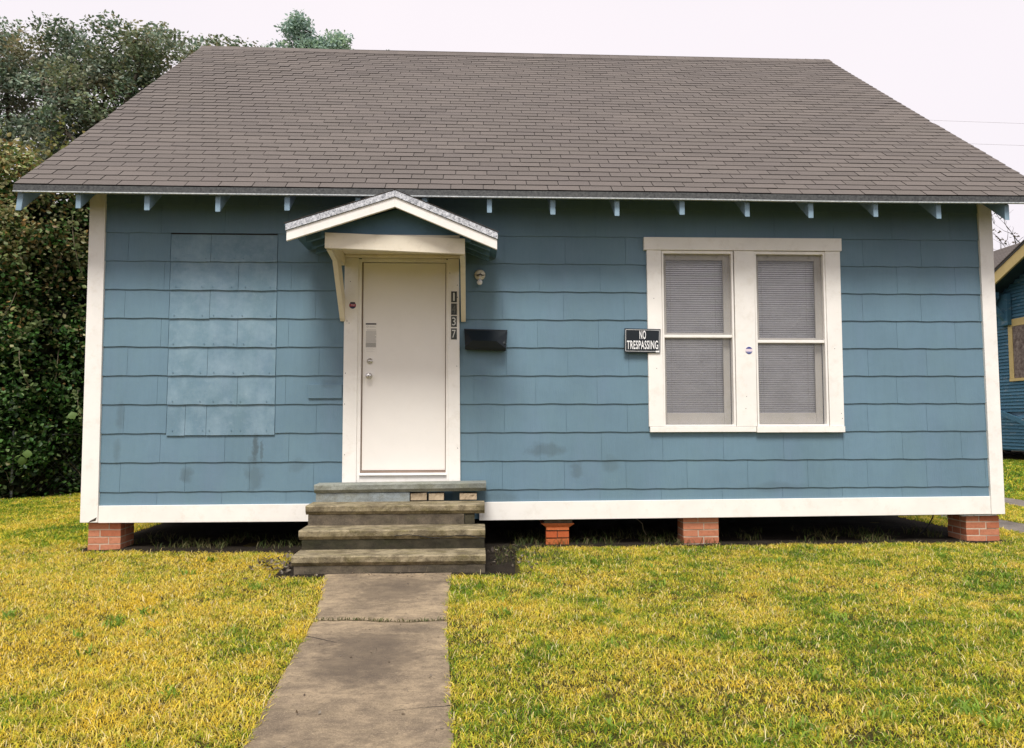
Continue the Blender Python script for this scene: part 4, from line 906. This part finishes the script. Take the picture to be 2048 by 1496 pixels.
# a few big single leaves
for (x, y, z) in ((-2.55, 4.9, 1.52), (-3.28, 4.55, .84), (-3.18, 4.55, .90), (-3.22, 4.5, .78)):
    me = leaves_mesh('large_leaf', np.array([[0, 0, 0.]]), np.array([.15]), np.array([[.14, .22, .06]]), M['leaf'], .2, .9, (0, -3, 1)); link('large_leaf', me, hg, (x, y, z))
b = MB()
for i in range(20):
    x = rng.uniform(-4.5, -2.4); y = hfront(x)+rng.uniform(-.1, .3); z = rng.uniform(.2, 4); b.tube(curve_pts((x, y, z), (x+rng.uniform(-.6, .6), y, z+rng.uniform(.4, 1.3)), 6, .2), .006, 4)
b.build('bare_stems', M['vine'], hg, fix=False, kind='stuff')
# chain-link fence in the dark at the foot of the hedge
fc = thing('chain_link_fence', 'rusty chain link fence half hidden at the foot of the vine hedge', 'fence', (-2.6, 6.0, .19)); b = MB(); FA, FB = Vector((-3.6, 5.05, .2)), Vector((-.8, 8.6, .2)); FL = (FB-FA).length; u = (FB-FA)/FL
for i in range(-10, int(FL/.09)+1):
    for s_ in (1, -1):
        a0 = i*.09; p, e = [], []
        t0, t1 = (a0, a0+.9) if s_ > 0 else (a0+.9, a0)
        za, zb_ = .05, .95
        if min(t0, t1) < 0 or max(t0, t1) > FL: continue
        b.tube([FA+u*t0+Vector((0, 0, za)), FA+u*t1+Vector((0, 0, zb_))], .0025, 3, False)
b.build('wire_mesh', M['fencewire'], fc, fix=False, kind='stuff')
for tt in (0, FL/2, FL): 
    p = FA+u*tt; MB().tube([p, p+Vector((0, 0, 1.05))], .022, 8).build('post', M['fencewire'], fc)
MB().tube([FA+Vector((0, 0, .97)), FB+Vector((0, 0, .97))], .015, 6).build('top_rail', M['fencewire'], fc)
# overhead wires
for (z, lab) in ((16.62, 'upper overhead power line in the sky right of the roof'), (15.46, 'lower overhead power line in the sky right of the roof')):
    b = MB(); b.tube([(x, 30, z+.0006*(x-45)**2-.08) for x in np.arange(-20, 120, 4)], .008, 5); o = b.build('power_line', M['wire']); props(o, lab, 'power line', 'overhead power lines')

# ================================================================== GRASS
def blades(name, X, Y, H, Wd, C, zoff=0):
    n = len(X); Z = np.array([gz(a, c) for a, c in zip(X, Y)])-.004+zoff; B = np.stack([X, Y, Z], 1); th = rng.uniform(0, 2*np.pi, n); dv = np.stack([np.cos(th), np.sin(th), np.zeros(n)], 1)
    ph = th+rng.normal(0, .9, n)+np.pi/2; wv = np.stack([np.cos(ph), np.sin(ph), np.zeros(n)], 1)*Wd[:, None]*.5
    ln = (rng.uniform(.4, 1.6, n)*H)[:, None]; up1 = np.array([0, 0, 1])*H[:, None]
    v = np.empty((n, 5, 3)); v[:, 0] = B-wv; v[:, 1] = B+wv; mid = B+dv*ln*.35+up1*.62; v[:, 2] = mid+wv*.85; v[:, 3] = mid-wv*.85; v[:, 4] = B+dv*ln+up1*rng.uniform(.55, 1.0, n)[:, None]
    idx = np.arange(n)[:, None]*5; loops = np.concatenate([idx, idx+1, idx+2, idx+3, idx+3, idx+2, idx+4], 1).ravel(); st_ = (np.arange(n)[:, None]*7+np.array([0, 4])).ravel()
    me = bpy.data.meshes.new(name); me.vertices.add(n*5); me.vertices.foreach_set('co', v.astype(np.float32).ravel()); me.loops.add(n*7); me.loops.foreach_set('vertex_index', loops.astype(np.int32))
    me.polygons.add(n*2); me.polygons.foreach_set('loop_start', st_.astype(np.int32)); me.update(calc_edges=True)
    at = me.attributes.new('tint', 'FLOAT_COLOR', 'POINT'); cc = np.ones((n, 5, 4)); cc[:, :, :3] = C[:, None, :]; at.data.foreach_set('color', cc.astype(np.float32).ravel())
    me.materials.append(M['grass']); return me
def vnoise(X, Y, s, seed):   # cheap value noise on a lattice
    g = np.random.default_rng(seed).random((256, 256)); x = X*s+100; y = Y*s+100; xi = np.floor(x).astype(int); yi = np.floor(y).astype(int); fx = x-xi; fy = y-yi; fx = fx*fx*(3-2*fx); fy = fy*fy*(3-2*fy)
    q = lambda a, c: g[a % 256, c % 256]
    return (q(xi, yi)*(1-fx)+q(xi+1, yi)*fx)*(1-fy)+(q(xi, yi+1)*(1-fx)+q(xi+1, yi+1)*fx)*fy
PALG = np.array([(.12, .24, .020), (.26, .38, .022), (.52, .52, .032), (.74, .62, .050), (.82, .68, .20), (.82, .60, .05)])
def lawn(n, x0, x1, y0, y1, h, wd, keep=None, gold=.5):
    X = rng.uniform(x0, x1, n); Y = rng.uniform(y0, y1, n); df = np.array([dirt_front(a) if -.1 < a < 9.15 else 9 for a in X])
    nz1 = (vnoise(X, Y, 14, 2)-.5)*.05; ok = ~((X > -.02+nz1) & (X < 9.04+nz1) & (Y > df+nz1*1.2))
    ok &= ~((Y < -1.14) & (X > np.interp(Y, [-9, -4.35, -2.54, -1.5, -1.1], [2.98, 2.783, 2.695, 2.55, 2.47])+.012+nz1*.9) & (X < np.interp(Y, [-9, -4.4, -2.59, -1.5, -1.1], [3.85, 3.633, 3.537, 3.53, 3.53])-.012+nz1*.9))
    ok &= ~((X > 2.20) & (X < 3.83) & (Y > -1.22) & (Y < .1))
    ok &= ~((X > 9.57+nz1) & (X < 10.10+nz1)) & ~((X > 11.37+nz1) & (X < 11.93+nz1))
    ok &= ~((X < -2.2) & (Y > np.interp(X, [-9, -3.55, -2.95, -2.3], [4.2, 4.75, 5.7, 6.6])+.15)) & ~((X > 19.8) & (Y > 7.9))
    ok &= ~((vnoise(X, Y, 17, 31)*.6+vnoise(X, Y, 7, 32)*.4 > .73) & (rng.random(n) < .6))
    if keep is not None: ok &= keep(X, Y)
    X, Y = X[ok], Y[ok]; n = len(X); pt = .30*vnoise(X, Y, 1.3, 3)+.30*vnoise(X, Y, 4.2, 4)+.40*vnoise(X, Y, 12, 5)
    gld = gold(X, Y) if callable(gold) else gold
    t = np.clip((pt-.5)*1.7+gld+rng.normal(0, .27, n), 0, .999)*5; i = t.astype(int); f = (t-i)[:, None]; C = (PALG[i]*(1-f)+PALG[np.minimum(i+1, 5)]*f)*rng.uniform(.6, 1.3, (n, 1))
    tall = 1+.5*(vnoise(X, Y, 2.2, 9)-.4); return X, Y, rng.uniform(.55, 1.25, n)*h*tall, rng.uniform(.7, 1.3, n)*wd, C
def cone(X, Y): 
    d = Y+7.586; return (np.abs(X-3.715-.0485*d) < d*.70+1.0) & (d > 2.6)
def gold1(X, Y): return .52+.36*np.clip((3.2-X)/2.0, -.3, 1)*np.clip((-Y+.3)/2, .2, 1)-.02*np.clip((X-4)/4, 0, 1)
parts = [lawn(430000, -1.5, 9.5, -5.2, -2.0, .027, .0042, cone, gold1), lawn(330000, -4, 12, -2.0, .35, .028, .0048, cone, gold1), lawn(60000, -3, 10, -8.5, -5.2, .045, .008, None, gold1),
         lawn(150000, -6, 0.2, .3, 6.5, .042, .0095, None, .42), lawn(70000, 8.9, 14, .3, 5, .042, .010, None, .45), lawn(110000, 9, 22, 5, 22, .06, .02, None, .12), lawn(40000, 12, 22, -1, 5, .05, .02, None, .3)]
X, Y, H, Wd, C = [np.concatenate([p[i] for p in parts]) for i in range(5)]
o = link('lawn_grass', blades('lawn_grass', X, Y, H, Wd, C)); props(o, 'short dry yellow green lawn grass in front of and beside the house', 'grass', None, 'stuff')
def strands(n, x0, x1, y0, y1):
    X, Y, H, Wd, C = lawn(n, x0, x1, y0, y1, .05, .0035, cone, .9); H = H*rng.uniform(.2, .55, len(X)); return X, Y, H, Wd, pick([(.82, .66, .28), (.86, .74, .42), (.70, .52, .18)], len(X))
sp = [strands(20000, -1.5, 9.5, -5.2, -2), strands(15000, -3, 11, -2, .2)]; X, Y, H, Wd, C = [np.concatenate([p[i] for p in sp]) for i in range(5)]
me = blades('dry_straw', X, Y, H*1.5, Wd, C, .012); o = link('dry_straw', me); props(o, 'pale dry straw strands lying over the lawn grass', 'dry grass', None, 'stuff')
sx, sy, sc_ = [], [], []
for _ in range(90):
    x, y = rng.uniform(-1, 9), rng.uniform(-4.9, -.3)
    if 2.3 < x < 3.9: continue
    m_ = rng.integers(9, 20); sx.append(rng.normal(x, .03, m_)); sy.append(rng.normal(y, .03, m_))
X, Y = np.concatenate(sx), np.concatenate(sy); m_ = len(X); o = link('lawn_weeds', blades('lawn_weeds', X, Y, rng.uniform(.035, .065, m_), rng.uniform(.008, .014, m_), pick([(.20, .32, .035), (.27, .38, .05), (.16, .27, .03)], m_), .01)); props(o, 'broad green weed tufts scattered through the yellowing lawn', 'weeds', None, 'stuff')
b = MB()
for x, z in ((2.47, 2.36), (2.49, 2.34), (2.46, 1.85), (2.455, 1.55), (2.46, 1.06), (3.545, 2.72), (3.545, 2.60), (3.54, 1.92), (3.55, 1.12), (2.50, 2.75), (3.47, 2.84), (5.50, 2.6), (5.52, 1.9), (6.42, 1.62), (6.41, 1.5), (7.39, 1.40), (7.38, 1.45), (7.33, 2.1)):
    b.lathe([(.0042, 0), (.0042, .0012)], (x, -.0445 if x < 5 else -.0415, z), (0, -1, 0), 6)
b.build('nail_holes', M['steeldark'], house, fix=False, kind='stuff')
# weeds: in the shade under the house edge and in the path joint
n = 5200; X = rng.uniform(.3, 8.6, n); Y = rng.uniform(-.05, .8, n)**1.0+0; Y = np.where(rng.random(n) < .5, Y*.5, Y); ok = ~((X > 2.1) & (X < 3.85)); X, Y = X[ok], Y[ok]; n = len(X); ok = vnoise(X, Y, 4, 21) > .52; X, Y = X[ok], Y[ok]; n = len(X)
X2 = 2.70+.83*rng.random(170); Y2 = np.array([joint((a-2.7)/.84) for a in X2])+rng.normal(0, .006, 170)
X3 = rng.uniform(3.9, 4.5, 500); Y3 = rng.uniform(-.9, -.1, 500)
XX, YY = np.concatenate([X, X2, X3]), np.concatenate([Y, Y2, Y3]); m_ = len(XX); HH = np.concatenate([rng.uniform(.03, .10, n), rng.uniform(.012, .03, 170), rng.uniform(.02, .05, 500)])
o = link('shade_weeds', blades('shade_weeds', XX, YY, HH, np.full(m_, .005), pick([(.07, .11, .025), (.12, .13, .04), (.18, .15, .07)], m_), .012)); props(o, 'sparse weeds in the shade under the house and in the path joint', 'weeds', None, 'stuff')
# dry leaf litter by the steps and under the hedge
n = 520; X = np.concatenate([rng.normal(2.12, .14, 200), rng.normal(4.05, .15, 60), rng.uniform(-4.5, -1.5, 160), rng.uniform(2.6, 3.5, 60), rng.uniform(2.8, 3.6, 40)]); Y = np.concatenate([rng.normal(-.75, .25, 200), rng.normal(-.6, .3, 60), rng.uniform(4.2, 5.6, 160), rng.normal(-1.27, .05, 60), rng.uniform(-4.6, -1.4, 40)])
P = np.stack([X, Y, np.array([gz(a, c) for a, c in zip(X, Y)])+np.where(np.arange(n) < 420, .03, .016)], 1); o = link('leaf_litter', leaves_mesh('leaf_litter', P, np.where(np.arange(n) < 420, rng.uniform(.025, .05, n), rng.uniform(.010, .022, n)), pick([(.16, .12, .08), (.08, .06, .045), (.26, .22, .17)], n), M['leaf'], 0, .7, (0, 0, 4))); props(o, 'dry fallen leaves beside the steps and under the hedge', 'leaves', None, 'stuff')
